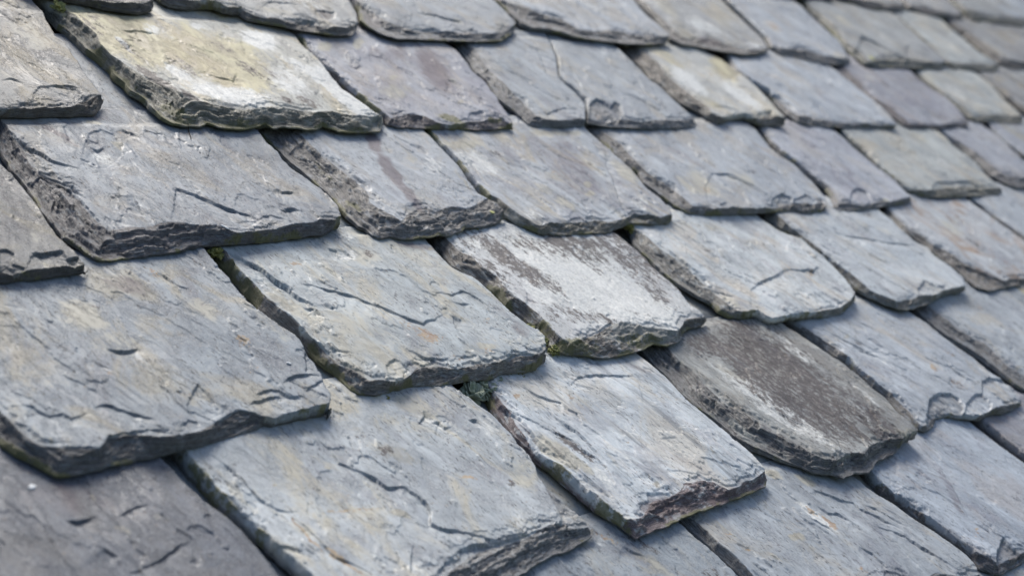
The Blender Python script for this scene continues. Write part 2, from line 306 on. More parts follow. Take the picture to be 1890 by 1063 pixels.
# ---- course C
S_('C0', 'C', .024, [(-190,512),(-85,668),(0,755),(21,777),(42,798),(64,815),(80,822),(106,825),(165,827),(182,829),(198,806),(250,802),(296,810),(322,806),(345,800),(370,796),(393,781),(440,755),(465,757),(493,768),(539,772),(552,770),(582,762),(611,756)],
 [(-215,520),(-100,690),(-30,780),(0,825),(27,845),(53,857),(85,875),(102,884),(119,883),(169,873),(212,862),(265,852),(296,844),(370,827),(412,814),(459,800),(484,789),(501,791),(539,781),(582,772),(611,764)],
 [(612,757),(611,728),(596,705),(594,696),(582,671),(567,656),(558,639),(546,620),(530,610),(500,594),(472,573),(455,556),(440,537),(425,515),(410,500),(392,480),(372,455)],
 'warmblue', 'Huge slate at the photo\'s left edge with a dark triangular chip near its lower edge',
 [('T',150,585,55,32,15,.75),('T',380,575,45,20,20,.6),('O',280,505,22,7,30,.5),('K',165,565,30,5,5,.5),('K',200,578,14,5,40,.45),('O',448,632,18,8,15,.6),('K',448,632,12,6,15,.35),('T',60,700,80,25,0,.3),('W',300,690,70,30,10,.3),('W',200,780,60,14,10,.35),('K',207,668,6,5,0,.55),('O',465,678,12,6,0,.35),('P',235,530,60,18,15,.5),('T',230,640,90,26,10,.42),('T',500,600,50,20,30,.45),('O',205,692,14,5,20,.4),('O',340,730,20,5,10,.35),('W',190,515,24,6,20,.4),('T',90,815,6,4,0,.8),('P',30,530,80,9,-5,.4),('K',32,655,10,5,40,.3)],
 [[(15,750),(40,748),(62,750),(75,760),(90,768),(115,764),(130,773),(150,768),(165,762)],[(170,752),(200,748),(235,762),(265,772),(288,778)],
  [(470,725),(500,718),(515,720),(535,732),(557,737)],[(455,750),(470,738),(505,730),(530,732)],[(520,710),(530,700),(545,695),(570,693),(592,698)],
  [(561,725),(570,716),(585,708),(596,706)],[(180,845),(190,825),(200,806),(225,801),(260,797),(295,795),(325,806)],[(110,824),(150,826),(180,828)],[(296,505),(315,520),(330,530),(350,535)],[(560,640),(562,665),(562,690),(575,697)],[(160,664),(180,673),(200,684)],[(195,646),(230,650),(255,645)],
  [(400,780),(420,765),(440,755),(470,760)]],
 [([(365,709),(380,723),(396,745),(408,765),(385,778),(352,772),(343,752),(350,735)],.0020),([(330,790),(345,776),(365,778),(372,790),(350,800)],.0015)], moss=.6)
S_('C1', 'C', .026, [(406,452),(420,464),(440,500),(472,525),(489,546),(514,567),(539,586),(560,607),(577,622),(590,632),(609,648),(628,667),(660,683),(683,698),(709,698),(734,702),(745,698),(758,690),(772,674),(808,672),(846,678),(878,670),(922,668),(952,655),(994,653),(1008,643)],
 [(366,455),(383,474),(398,487),(423,508),(436,523),(450,542),(467,559),(476,574),(497,593),(518,607),(550,628),(571,652),(584,669),(599,681),(613,690),(628,707),(645,724),(660,731),(692,733),(717,727),(753,717),(799,715),(829,712),(859,706),(899,704),(926,693),(969,690),(988,685),(1006,668)],
 [(1010,650),(1009,636),(1007,623),(994,609),(973,599),(943,578),(924,559),(905,540),(888,525),(871,512),(850,504),(831,493),(816,474),(799,453),(790,445),(770,420)],
 'bluegreen', 'Central blue grey slate with a long raised flake edge and a small rusty patch',
 [('O',790,620,26,12,20,.75),('T',780,635,30,14,20,.4),('W',640,470,20,12,10,.9),('K',680,470,20,9,15,.5),('T',660,470,50,22,15,.5),('O',542,485,12,5,10,.8),('T',520,555,55,18,40,.75),('T',900,642,22,7,0,.7),('O',905,650,14,5,0,.5),('P',960,610,25,18,40,.5),('T',620,590,60,16,30,.5),('O',755,600,30,8,30,.4),('O',850,660,20,5,0,.4),('T',700,610,90,22,35,.35),('K',925,573,14,6,20,.5),('T',870,590,22,5,15,.4),('O',898,594,8,4,0,.4),('P',770,455,50,8,10,.6),('W',770,560,60,20,20,.25),('T',795,461,5,3,0,1.0),('T',650,640,30,14,20,.4),('T',600,520,60,15,30,.3)],
 [([(538,524),(552,524),(590,532),(612,537),(640,543),(665,552),(690,563),(705,566),(735,580),(770,594),(782,598),(786,593),(800,592),(815,583),(828,577)],1.35),
  [(588,518),(605,528),(620,536)],([(448,476),(484,498),(505,516),(527,530),(552,550),(580,566)],1.5),[(605,562),(618,574)],[(560,568),(580,572),(600,590)],
  [(790,543),(812,543),(832,548),(850,540),(865,545),(890,560),(905,572),(925,574)],[(830,557),(845,563),(866,564)],[(606,625),(612,640),(630,648),(650,650)],[(748,643),(770,652),(785,660),(800,662),(828,660)],
  [(842,662),(860,656),(880,656)],[(833,585),(838,600),(845,615)],[(924,668),(945,655),(970,652),(1000,655)],[(640,462),(655,480)],[(583,626),(612,646),(630,664),(662,682)]],
 [([(416,458),(450,478),(484,498),(505,516),(527,530),(552,550),(582,568),(560,592),(520,572),(480,540),(445,505)],.0035),([(607,458),(622,462),(636,482),(655,498),(668,505),(655,503),(640,492),(628,478)],.0015),
  ([(712,674),(728,662),(745,672),(756,682),(745,694),(720,694)],.0016)], moss=.7)
S_('C2', 'C', .024, [(812,425),(827,442),(850,461),(875,476),(888,495),(916,512),(930,533),(952,552),(973,565),(994,580),(1011,601),(1028,618),(1040,627),(1053,634),(1072,625),(1098,613),(1112,605),(1127,596),(1150,596),(1173,600),(1216,605),(1250,610),(1258,602),(1264,588),(1300,582)],
 [(786,430),(799,447),(816,470),(825,485),(833,495),(852,506),(875,519),(894,531),(914,548),(930,567),(952,580),(973,599),(994,612),(1009,628),(1012,640),(1025,652),(1047,657),(1070,659),(1110,664),(1140,661),(1184,649),(1203,638),(1229,642),(1247,636),(1256,628),(1262,615),(1280,606),(1298,600),(1303,590)],
 [(1303,582),(1275,561),(1254,538),(1237,521),(1220,508),(1203,491),(1180,468),(1159,451),(1138,434),(1115,415)],
 'whitelichen', 'Slate nearly covered in white lichen with dark speckles, at the centre of the photo',
 [('W',1060,500,200,75,36,1.0),('W',1170,590,100,34,15,.95),('W',1090,530,170,62,32,1.0),('W',980,460,60,22,30,.85),('W',880,450,40,9,25,.8),('W',1200,560,80,30,38,.9),('W',1000,550,50,12,42,.9),('K',920,468,80,22,40,.74),('K',970,505,50,24,20,.72),('K',1050,460,120,26,10,.66),('K',1160,470,100,36,35,.76),('K',900,500,60,16,40,.75),('M',1060,640,60,22,0,.62),('M',1190,622,70,16,0,.55),('M',1000,600,40,10,45,.6),('K',1060,450,110,14,5,.8),('K',1010,520,60,14,40,.62),('K',1210,540,60,16,40,.62),('K',1090,585,90,12,15,.6),('K',860,440,40,16,40,.8),('K',1020,468,14,10,20,.7),('K',1100,495,30,8,30,.6),('K',1020,585,36,12,38,.75),('K',1060,590,26,10,10,.5),('K',1180,585,50,8,20,.45),('T',1060,640,50,10,5,.9),('T',1200,610,50,7,8,.8),('W',1150,620,50,12,-5,.7),('K',1220,505,30,9,40,.6),('K',870,445,20,5,20,.5)],
 [[(1072,625),(1100,612),(1127,597),(1117,584),(1125,580),(1140,588)]],
 [([(1262,612),(1264,592),(1285,588),(1302,592),(1290,608)],.005)], moss=1.0, lift=.004)
S_('C3', 'C', .020, [(1145,402),(1161,417),(1190,434),(1205,448),(1220,462),(1241,475),(1267,492),(1288,508),(1307,525),(1326,542),(1345,560),(1362,572),(1385,580),(1400,586),(1415,592),(1440,588),(1470,580),(1490,583),(1522,571),(1547,569),(1568,557),(1575,547)],
 [(1138,398),(1158,422),(1160,432),(1171,457),(1184,470),(1203,487),(1220,504),(1241,521),(1267,538),(1290,552),(1311,563),(1324,578),(1343,588),(1368,590),(1394,587),(1406,596),(1419,601),(1440,597),(1453,592),(1491,590),(1522,587),(1553,580),(1564,570),(1577,556)],
 [(1577,540),(1562,518),(1541,495),(1522,478),(1501,463),(1478,442),(1466,438),(1440,427),(1417,411),(1400,400),(1380,385)],
 'silver', 'Light silvery slate with a wavy crack across it, right of the white lichen slate',
 [('W',1260,470,60,25,35,.5),('W',1420,440,50,14,35,.4),('T',1290,420,60,9,5,.5),('K',1310,425,30,6,5,.25),('T',1215,480,30,10,38,.6),('O',1495,505,10,6,0,.5),('K',1495,503,8,5,0,.4),('T',1350,555,26,7,35,.5),('T',1390,560,25,10,20,.4),('W',1480,540,60,20,30,.4),('K',1300,462,16,6,30,.3),('T',1200,418,40,6,10,.4)],
 [[(1385,535),(1400,522),(1430,510),(1445,500),(1455,498)],[(1468,500),(1490,498),(1500,502),(1510,492)],[(1196,432),(1215,452),(1245,472),(1270,490),(1295,508),(1315,525),(1350,550)],[(1240,494),(1262,500),(1280,510)],[(1310,530),(1335,540),(1358,551)],[(1165,418),(1190,434)],[(1315,552),(1330,565)],[(1200,460),(1225,470),(1232,485)]],
 [([(1385,537),(1402,522),(1430,511),(1455,498),(1500,500),(1560,560),(1520,575),(1470,580),(1420,592),(1385,580)],.0012)], moss=.5)
S_('C4', 'C', .024, [(1416,380),(1433,396),(1462,420),(1490,438),(1522,466),(1553,491),(1579,512),(1606,535),(1634,548),(1655,556),(1680,552),(1700,545),(1735,545),(1739,537),(1782,528)],
 [(1398,384),(1417,404),(1440,424),(1466,437),(1490,457),(1528,485),(1564,518),(1581,535),(1606,552),(1628,563),(1655,573),(1672,575),(1702,567),(1733,552),(1741,546),(1782,538)],
 [(1785,529),(1778,516),(1755,495),(1727,474),(1714,457),(1691,447),(1659,421),(1647,408),(1625,392),(1605,375)],
 'palesilver', 'Smooth pale slate with a dark left edge and small notch, below the smooth lilac slate',
 [('T',1610,425,60,12,15,.4),('W',1560,470,70,25,30,.3),('K',1690,512,5,4,0,.3),('W',1720,490,30,14,35,.3),('K',1600,398,22,5,10,.3)],
 [[(1510,418),(1560,435),(1600,442),(1640,450),(1700,455)]],
 [([(1693,536),(1705,519),(1722,528),(1738,542),(1720,560),(1698,558)],.004)], moss=.3, lift=.006)
S_('C5', 'C', .017, [(1636,382),(1650,396),(1674,420),(1702,436),(1723,453),(1755,468),(1776,483),(1803,497),(1829,508),(1854,518),(1865,512),(1890,513),(1958,500)],
 [(1620,380),(1640,404),(1666,432),(1700,452),(1722,470),(1745,488),(1770,505),(1785,520),(1800,533),(1825,540),(1850,534),(1890,525),(1960,508)],
 [(1962,499),(1925,475),(1890,447),(1860,425),(1839,409),(1810,385),(1785,368),(1765,350)],
 'brownmottle', 'Pale slate with brown mottling at the right side, right of the notched smooth slate',
 [('K',1800,450,30,14,40,.45),('O',1810,450,16,8,30,.2),('T',1760,420,30,18,30,.4),('W',1720,400,40,12,40,.3),('T',1840,490,24,8,20,.4),('K',1760,405,24,8,30,.35)],
 [[(1765,478),(1800,495),(1850,515)],[(1768,400),(1790,420),(1800,432)]], [([(1745,486),(1775,488),(1850,517),(1850,532),(1800,530)],.003)])
S_('C6', 'C', .015, [(1780,354),(1795,367),(1830,391),(1860,414),(1890,436),(1970,493),(2080,478)],
 [(1772,356),(1788,371),(1826,399),(1856,422),(1888,447),(1965,505),(2080,488)],
 [(2084,480),(2010,425),(1950,380),(1905,348),(1890,335)],
 'lightblue', 'Smooth blue grey slate at the right edge, right of the brown mottled slate')

# ---- course D
S_('D0', 'D', .020, [(-295,885),(-40,1325),(575,1128)], [(-305,890),(-50,1350),(575,1150)],
 [(583,1140),(515,1059),(474,1008),(450,981),(420,955),(395,938),(370,921),(349,901),(330,882),(317,863),(300,848),(270,820)],
 'purpleblue', 'Blurred purplish blue slate filling the lower left corner of the photo',
 [('P',120,920,110,40,5,.45),('W',58,900,7,4,0,.9),('T',175,922,6,10,-25,.6),('T',225,982,14,5,25,.6),('W',235,1000,24,12,30,.35),('T',300,965,24,9,20,.4),('O',250,950,14,4,0,.4),('K',213,1030,10,4,40,.5),('O',270,948,6,3,0,.4),('T',240,890,8,4,0,.4),('W',330,1010,50,25,30,.25),('K',130,980,6,30,35,.25),('O',80,870,60,4,0,.3)],
 [[(215,957),(235,945),(260,938),(272,935)],[(190,1015),(205,1025),(220,1033)],[(235,1063),(285,1042),(320,1018),(355,998)],[(120,965),(150,962),(180,955)]], moss=.2)
S_('D1', 'D', .025, [(312,822),(332,840),(352,860),(385,893),(420,923),(455,958),(490,990),(525,1020),(560,1058),(640,1135),(690,1135),(740,1115),(790,1085),(820,1063),(837,1043),(867,1018),(888,1007),(930,997),(971,988),(983,982),(1000,972),(1017,966),(1040,966),(1062,970),(1090,966)],
 [(300,820),(318,838),(339,866),(373,903),(406,937),(444,971),(474,998),(508,1028),(542,1063),(620,1150),(700,1165),(800,1140),(900,1098),(971,1059),(994,1041),(1026,1026),(1057,1015),(1074,1004),(1091,993),(1093,978)],
 [(1093,966),(1070,944),(1043,923),(1015,899),(996,880),(990,860),(979,842),(968,833),(954,822),(943,803),(922,784),(905,767),(878,750),(861,735),(842,723),(825,708)],
 'greyblue', 'Large pale slate at the photo\'s bottom edge with an orange seam and brown spots',
 [('K',712,832,18,14,10,.7),('T',730,840,60,18,20,.7),('K',630,770,24,6,20,.35),('T',640,760,24,8,10,.5),('W',800,780,55,9,20,.5),('W',900,790,30,22,35,.6),('O',863,880,14,4,5,.9),('K',948,890,12,7,20,.5),('T',960,880,40,18,40,.5),('T',740,950,24,10,10,.8),('O',650,940,60,3,-5,.6),('O',565,985,50,3,50,.8),('O',630,1035,45,4,35,1.0),('T',780,760,60,14,10,.35),('W',960,960,60,28,0,.4),('T',500,880,90,18,30,.35),('T',608,862,8,4,0,.8),('T',510,897,7,4,0,.9),('O',510,897,5,3,0,.5),('K',725,1050,14,9,0,.35),('T',430,900,60,10,45,.5),('O',810,930,30,3,0,.35),('T',560,770,60,8,-10,.4)],
 [[(375,835),(402,850),(430,870),(455,895),(480,920),(505,935),(530,943),(553,943)],[(545,955),(570,975),(595,1005),(620,1030),(660,1045),(690,1063)],
  ([(600,820),(614,838),(625,855),(644,862),(685,879),(715,899),(735,897),(749,899),(765,910),(779,920),(790,930),(796,945),(796,967),(810,975),(837,977),(888,987),(930,1000)],1.3),
  [(762,1005),(757,1030),(755,1063)],[(400,875),(420,890),(440,905)],[(500,1000),(540,1010),(570,1030)],[(862,779),(878,778),(890,790)],[(770,783),(782,770),(780,760)],[(795,780),(810,780),(820,790),(832,789)],[(850,1010),(880,1000),(915,1000),(960,988)]],
 [([(975,838),(990,850),(998,880),(1016,915),(1036,958),(1062,990),(1110,985),(1105,950),(1060,905),(1015,865)],.0045),([(800,1063),(845,1015),(880,1002),(960,988),(1036,966),(1100,985),(1080,1030),(900,1110)],.002)], moss=.4, lift=.004)
S_('D2', 'D', .025, [(888,690),(905,712),(930,744),(947,761),(954,780),(964,792),(1006,846),(1057,893),(1108,933),(1149,964),(1160,960),(1178,955),(1188,948),(1203,920),(1226,916),(1254,904),(1258,891),(1294,884),(1317,887),(1345,903),(1362,897),(1377,885),(1391,884),(1404,874),(1412,868)],
 [(872,695),(892,725),(901,740),(911,761),(926,782),(949,811),(983,842),(1023,872),(1067,913),(1108,950),(1142,974),(1172,998),(1203,984),(1207,980),(1233,974),(1254,961),(1281,950),(1313,940),(1339,931),(1375,916),(1394,908),(1411,902),(1414,888)],
 [(1414,868),(1396,847),(1375,828),(1353,811),(1343,800),(1317,780),(1292,759),(1267,738),(1241,710),(1229,697),(1205,676),(1180,655),(1155,635)],
 'streakedblue', 'Thick slate with ragged brown edge and long diagonal ledges at the bottom centre',
 [('T',1040,840,70,14,38,.9),('K',1060,825,60,9,38,.85),('W',1110,880,40,12,45,.7),('W',1130,930,20,6,60,.6),('T',1070,735,60,8,35,.5),('W',1130,770,80,10,38,.5),('O',958,733,6,5,0,.9),('O',1055,732,8,4,20,.5),('W',1140,830,90,9,38,.45),('O',1160,815,3,2,0,.5),('T',1215,895,12,6,40,.7),('T',1310,835,4,10,0,.6),('K',1160,755,5,3,30,.6),('K',1187,773,4,3,30,.5),('P',1230,930,60,20,-10,.7),('P',1340,910,50,12,-15,.7),('T',1130,850,8,30,-30,.5),('P',1170,680,40,8,20,.5),('T',1160,960,30,8,30,.4),('P',1260,850,25,8,30,.35)],
 [[(926,702),(956,710),(979,723),(994,731),(1013,738),(1036,744),(1045,755),(1065,765),(1075,785),(1100,800),(1120,815)],
  [(918,740),(939,754),(964,767),(994,780),(1021,797),(1057,814),(1081,835),(1100,845),(1118,862),(1130,885),(1142,906),(1160,925),(1178,942)],
  [(1013,754),(1021,767),(1043,784),(1068,801),(1089,822),(1105,840),(1120,862)],[(1173,697),(1140,695),(1100,692),(1066,696),(1051,710)],[(1040,685),(1050,708),(1058,722)],
  [(945,765),(975,790),(1000,818),(1030,850)],[(1190,870),(1215,890),(1222,900)],[(985,778),(1003,806),(1030,835),(1070,872),(1110,905),(1150,940)]],
 [([(1178,712),(1192,722),(1205,728),(1222,745),(1233,758),(1205,750),(1186,752),(1182,735)],.0008),([(1220,808),(1245,808),(1262,825),(1282,838),(1276,855),(1250,842)],.0008),([(895,722),(920,742),(960,770),(1000,815),(1060,870),(1135,925),(1060,895),(980,830),(930,775)],.004)], moss=.5, lift=.006)
S_('D3', 'D', .028, [(1200,598),(1222,628),(1233,642),(1258,666),(1279,680),(1300,704),(1322,725),(1343,744),(1364,754),(1396,771),(1427,790),(1470,818),(1500,838),(1521,849),(1548,848),(1560,842),(1590,835),(1612,818),(1640,810),(1665,810),(1689,799)],
 [(1162,630),(1184,653),(1205,676),(1237,706),(1258,731),(1284,754),(1318,778),(1340,797),(1362,815),(1390,829),(1413,838),(1440,852),(1467,862),(1501,876),(1538,880),(1555,887),(1575,876),(1602,876),(1616,855),(1646,842),(1663,822),(1690,808)],
 [(1694,797),(1676,780),(1651,761),(1634,738),(1609,719),(1585,697),(1553,670),(1528,653),(1490,625),(1470,612),(1449,602),(1420,582)],
 'brownmoss', 'Thick dark brown weathered slate with a pale stripe, at the lower right',
 [('K',1440,690,220,75,38,.86),('K',1540,740,120,50,40,.72),('W',1480,660,120,14,38,.5),('W',1560,740,90,14,40,.5),('W',1440,762,180,20,34,.78),('W',1380,790,60,8,38,.6),('K',1610,780,80,30,40,.85),('T',1360,700,60,10,38,.6),('W',1330,670,40,8,38,.5),('T',1258,668,8,5,0,.6),('W',1600,735,60,6,42,.5),('T',1650,800,40,8,10,.6),('T',1320,735,70,8,40,.5),('W',1410,805,30,7,38,.5),('K',1400,630,70,14,15,.5),('T',1560,650,10,4,30,.3),('K',1300,640,60,24,20,.8),('T',1680,798,14,6,0,.7),('O',1545,865,12,4,0,.3)],
 [[(1279,672),(1310,705),(1340,730),(1370,755),(1410,775)],[(1260,712),(1300,745),(1350,775),(1400,800),(1450,835)],[(1500,770),(1530,795),(1545,815),(1550,840)],[(1560,780),(1590,805),(1600,830)],[(1590,770),(1610,790)]],
 [([(1548,888),(1545,852),(1560,840),(1585,838),(1600,848),(1600,888)],.006),([(1600,880),(1605,838),(1640,812),(1670,812),(1690,806),(1660,850)],.006)], moss=.3, lift=.006)
S_('D4', 'D', .020, [(1452,580),(1476,597),(1492,606),(1517,623),(1545,640),(1568,661),(1592,685),(1617,706),(1647,727),(1670,748),(1687,765),(1702,784),(1718,780),(1722,768),(1744,764),(1782,768),(1803,770),(1829,757),(1850,748),(1884,740)],
 [(1440,588),(1462,603),(1490,623),(1517,642),(1539,661),(1560,672),(1579,693),(1602,714),(1630,735),(1653,761),(1676,782),(1693,795),(1702,799),(1721,790),(1725,775),(1744,772),(1782,777),(1803,779),(1829,768),(1854,764),(1888,748)],
 [(1889,740),(1871,719),(1850,699),(1824,683),(1797,661),(1765,642),(1738,621),(1712,600),(1691,586),(1680,578),(1655,556)],
 'lightblue', 'Pale blue slate with a scalloped shell-like lower edge, right of the dark brown slate',
 [('O',1722,683,5,11,-40,.8),('K',1763,712,16,10,20,.55),('O',1768,710,24,10,20,.35),('K',1582,634,14,6,25,.6),('T',1563,622,8,5,0,.6),('W',1640,670,70,16,38,.35),('O',1750,655,16,4,20,.4),('O',1680,715,8,4,30,.3)],
 [[(1510,602),(1540,617),(1560,628),(1580,637),(1600,648),(1625,650)],[(1740,660),(1760,683),(1780,697),(1800,707)],[(1568,630),(1590,645),(1620,658),(1650,680)]],
 [([(1715,790),(1712,760),(1716,738),(1730,728),(1755,727),(1770,736),(1780,750),(1775,780)],.0045),([(1778,780),(1784,745),(1798,730),(1812,728),(1830,745),(1828,770),(1800,784)],.004),([(1812,728),(1812,705),(1825,698),(1850,700),(1866,716),(1895,740),(1860,766),(1832,740)],.0028)], moss=.3)
S_('D5', 'D', .020, [(1695,550),(1712,562),(1744,586),(1776,610),(1797,624),(1818,633),(1839,655),(1862,676),(1885,687),(1905,700),(2010,676)],
 [(1664,554),(1687,574),(1712,597),(1744,621),(1786,645),(1818,666),(1846,689),(1871,710),(1890,722),(1912,732),(2016,702)],
 [(2020,692),(1955,620),(1890,562),(1862,541),(1845,528),(1822,508)],
 'bluegrey', 'Blue grey slate at the right edge with a dark left side, above the scalloped slate',
 [('T',1882,680,10,6,0,.7),('O',1808,568,12,5,30,.4),('T',1715,578,16,3,40,.5)], [[(1790,625),(1815,640),(1835,658)]], moss=.3, lift=.005)
S_('D6', 'D', .018, [(1848,518),(1868,534),(1890,549),(2030,650),(2100,640)], [(1838,518),(1862,541),(1888,558),(2028,668),(2105,660)],
 [(2110,645),(1960,530),(1930,510)], 'tan', 'Tan slate corner just visible at the middle of the right edge', [('T',1880,545,30,15,20,.9)])

# ---- course E
S_('E0', 'E', .020, [(690,1080),(1010,1392),(1475,1205)], [(680,1085),(1005,1412),(1480,1225)],
 [(1488,1212),(1370,1070),(1322,1024),(1305,1010),(1279,990),(1254,965),(1225,935)],
 'warmblue', 'Brown stained slate at the photo\'s bottom edge, directly below the thick ragged brown edged slate',
 [('K',1180,1005,45,7,28,.6),('T',1190,1040,60,20,30,.6),('W',1110,1005,24,12,30,.4),('K',1310,1058,20,10,10,.6),('O',1120,995,30,4,30,.5)],
 [[(1150,1010),(1165,1020),(1190,1030)]])
S_('E1', 'E', .020, [(1258,932),(1278,955),(1307,982),(1322,1001),(1347,1022),(1390,1063),(1530,1190),(1600,1110),(1640,1062),(1665,1063),(1690,1075),(1722,1058),(1770,1064),(1808,1060)],
 [(1228,940),(1250,962),(1279,988),(1307,1012),(1335,1038),(1362,1063),(1520,1215),(1640,1160),(1740,1110),(1800,1085),(1812,1070)],
 [(1810,1060),(1797,1041),(1782,1026),(1759,1009),(1727,986),(1691,963),(1670,948),(1649,931),(1621,912),(1596,893),(1579,880),(1560,868),(1535,848)],
 'bluegrey', 'Blue slate with orange flecks and thin wavy ledges at the bottom right',
 [('O',1530,966,22,4,42,.9),('O',1497,947,14,4,35,.8),('T',1470,990,14,9,10,.9),('W',1500,950,60,6,36,.8),('W',1370,1005,60,7,40,.4),('T',1350,990,60,5,42,.5),('T',1425,875,24,8,25,.9),('T',1490,890,24,8,25,.8),('O',1376,1013,5,3,0,.8),('O',1342,986,4,3,0,.7),('K',1435,1000,5,8,-20,.6),('T',1440,1030,40,8,30,.5),('O',1590,1050,12,4,30,.5),('K',1570,1030,30,4,32,.4)],
 [[(1532,916),(1562,925),(1577,925),(1587,937),(1617,950),(1638,963),(1664,976)],[(1592,929),(1617,937),(1642,954),(1670,971)],[(1503,929),(1528,946),(1549,946),(1575,963),(1594,982)],
  [(1615,971),(1649,980),(1670,990),(1693,1007),(1723,1026),(1765,1052)],[(1495,958),(1530,975),(1556,1002)],[(1585,1010),(1610,1022),(1640,1050)],[(1500,905),(1530,912),(1560,925)]], moss=.1, lift=.004)
S_('E2', 'E', .022, [(1590,858),(1610,876),(1640,900),(1672,924),(1702,942),(1723,960),(1755,983),(1782,1002),(1807,1022),(1822,1028),(1838,1038),(1860,1030),(1890,1018),(1960,985),(2025,955)],
 [(1574,862),(1596,884),(1625,912),(1655,932),(1690,958),(1727,982),(1760,1008),(1785,1026),(1797,1040),(1808,1052),(1830,1061),(1848,1063),(1870,1050),(1890,1037),(1965,1000),(2030,970)],
 [(2032,958),(1950,900),(1890,852),(1856,828),(1826,805),(1795,781),(1770,762)],
 'plainblue', 'Plain furrowed blue slate in the lower right corner, left edge in a dark gap',
 [('O',1802,980,5,7,0,.5),('P',1750,900,10,80,-28,.5),('O',1808,996,12,4,20,.3),('T',1740,920,6,4,0,.2)],
 [[(1728,845),(1745,885),(1768,925),(1790,965)],[(1645,912),(1680,925),(1715,948)]],
 [([(1838,1050),(1840,1020),(1850,993),(1862,1003),(1888,1025),(1890,1045),(1850,1066)],.005)], moss=.3)
S_('E3', 'E', .018, [(1788,764),(1804,778),(1830,798),(1860,820),(1890,842),(2040,956),(2170,898)],
 [(1782,766),(1799,782),(1827,804),(1857,828),(1888,852),(2035,972),(2172,915)],
 [(2176,900),(2050,790),(1960,710),(1935,690)],
 'purplegrey', 'Grey purple slate at the right edge below the scalloped slate',
 [('O',1826,783,9,4,20,.5),('P',1850,770,30,14,0,.4)])

# ---- course T1
S_('Ta', 'T1', .022, [(-160,-150),(20,-45),(60,-22),(110,-8),(150,-4),(190,2),(235,10),(262,8),(283,2)],
 [(-185,-150),(5,-35),(60,-12),(110,-2),(148,6),(190,17),(229,24),(256,27),(280,21),(285,10)],
 [(285,3),(265,-25),(220,-60),(120,-135)],
 'darkgrey', 'Dark ragged slate edge at the very top left, above the big cream slate', moss=.3, lift=.006)
S_('Tb', 'T1', .022, [(240,-75),(285,-30),(310,-6),(345,2),(395,4),(415,12),(440,14),(470,28),(510,34),(545,42),(570,40),(600,52),(640,52),(654,44)],
 [(220,-72),(262,-32),(296,2),(313,11),(339,16),(370,14),(395,15),(412,23),(429,26),(440,25),(455,38),(480,44),(510,50),(539,57),(573,63),(624,69),(650,68),(658,55)],
 [(662,45),(658,25),(648,8),(641,0),(610,-28),(560,-80)],
 'palemottle', 'Slate with a rough blotched lower edge at the top, partly above the big cream slate',
 [('K',600,30,20,9,10,.7),('W',560,10,50,16,10,.5),('T',500,20,40,7,10,.5),('W',620,40,20,7,10,.5),('K',560,48,30,6,5,.6),('T',340,10,30,6,5,.6),('W',660,10,20,30,0,.2)],
 [[(480,15),(495,5),(520,8),(560,16)],[(540,45),(560,38),(580,40)],[(485,18),(500,35),(520,45)]],
 [([(580,22),(618,24),(618,36),(600,42),(582,38)],.002),([(540,58),(545,40),(580,40),(590,62)],.003)], moss=.5, lift=.006)
S_('Tc', 'T1', .020, [(600,-65),(640,-25),(655,-2),(675,14),(690,22),(717,40),(745,50),(765,54),(793,55),(816,59),(846,58),(880,60),(905,64),(925,60),(948,48)],
 [(585,-60),(625,-28),(646,0),(662,22),(663,40),(680,54),(705,68),(730,75),(760,76),(793,77),(846,79),(888,80),(924,79),(945,64),(951,54)],
 [(952,44),(930,21),(909,0),(880,-30),(830,-80)],
 'bluegrey', 'Blue grey slate in the top row with an orange lichen dot near its left corner',
 [('O',690,50,6,5,0,1.0),('T',790,30,20,4,10,.5),('T',845,40,14,4,20,.5),('K',810,32,40,4,12,.25),('P',690,35,22,12,20,.5)],
 [[(668,15),(690,22),(715,38)],[(770,26),(800,30),(840,38),(865,42)]],
 [([(725,74),(745,60),(765,52),(800,54),(820,60),(815,76),(760,80)],.002)], moss=.7, lift=.006)
S_('Td', 'T1', .021, [(835,-80),(895,-30),(926,0),(947,10),(973,15),(985,21),(1036,34),(1070,55),(1100,57),(1140,55),(1165,62),(1200,68),(1230,70)],
 [(825,-78),(880,-32),(912,0),(935,22),(950,36),(962,46),(979,54),(1011,56),(1026,61),(1036,62),(1057,70),(1089,76),(1140,82),(1152,84),(1195,85),(1228,81),(1235,75)],
 [(1235,69),(1216,51),(1195,32),(1178,13),(1167,0),(1135,-30),(1085,-75)],
 'lightblue', 'Pale slate at the top centre with a dark thick lower left edge',
 [('T',1170,52,10,5,0,.5),('W',1110,20,60,20,10,.4),('T',1020,58,20,4,20,.5),('T',1100,15,40,14,20,.3),('K',1200,70,16,6,0,.35)],
 [[(985,20),(1010,24),(1040,34)],[(1060,25),(1085,50)]], moss=.4, lift=.007)
S_('Te', 'T1', .018, [(1120,-72),(1165,-30),(1184,0),(1205,21),(1229,42),(1245,58),(1271,72),(1294,72),(1313,70),(1334,78),(1364,89),(1400,92),(1416,90)],
 [(1110,-70),(1150,-30),(1168,0),(1190,20),(1210,38),(1224,57),(1235,73),(1255,84),(1290,90),(1330,98),(1370,103),(1400,102),(1417,97)],
 [(1418,90),(1406,70),(1381,47),(1355,23),(1332,0),(1300,-28),(1250,-70)],
 'palemottle', 'Blotched cream and grey slate in the top row with a pinkish brown edge',
 [('W',1300,50,50,10,22,.7),('T',1230,20,40,10,40,.6),('T',1330,40,30,14,30,.5),('W',1200,5,30,8,30,.5),('K',1310,72,16,6,0,.4),('W',1390,82,22,6,20,.6),('K',1340,35,26,8,30,.3),('P',1310,75,30,8,10,.6)],
 [[(1250,45),(1270,55),(1290,62)]], moss=.3, lift=.006)
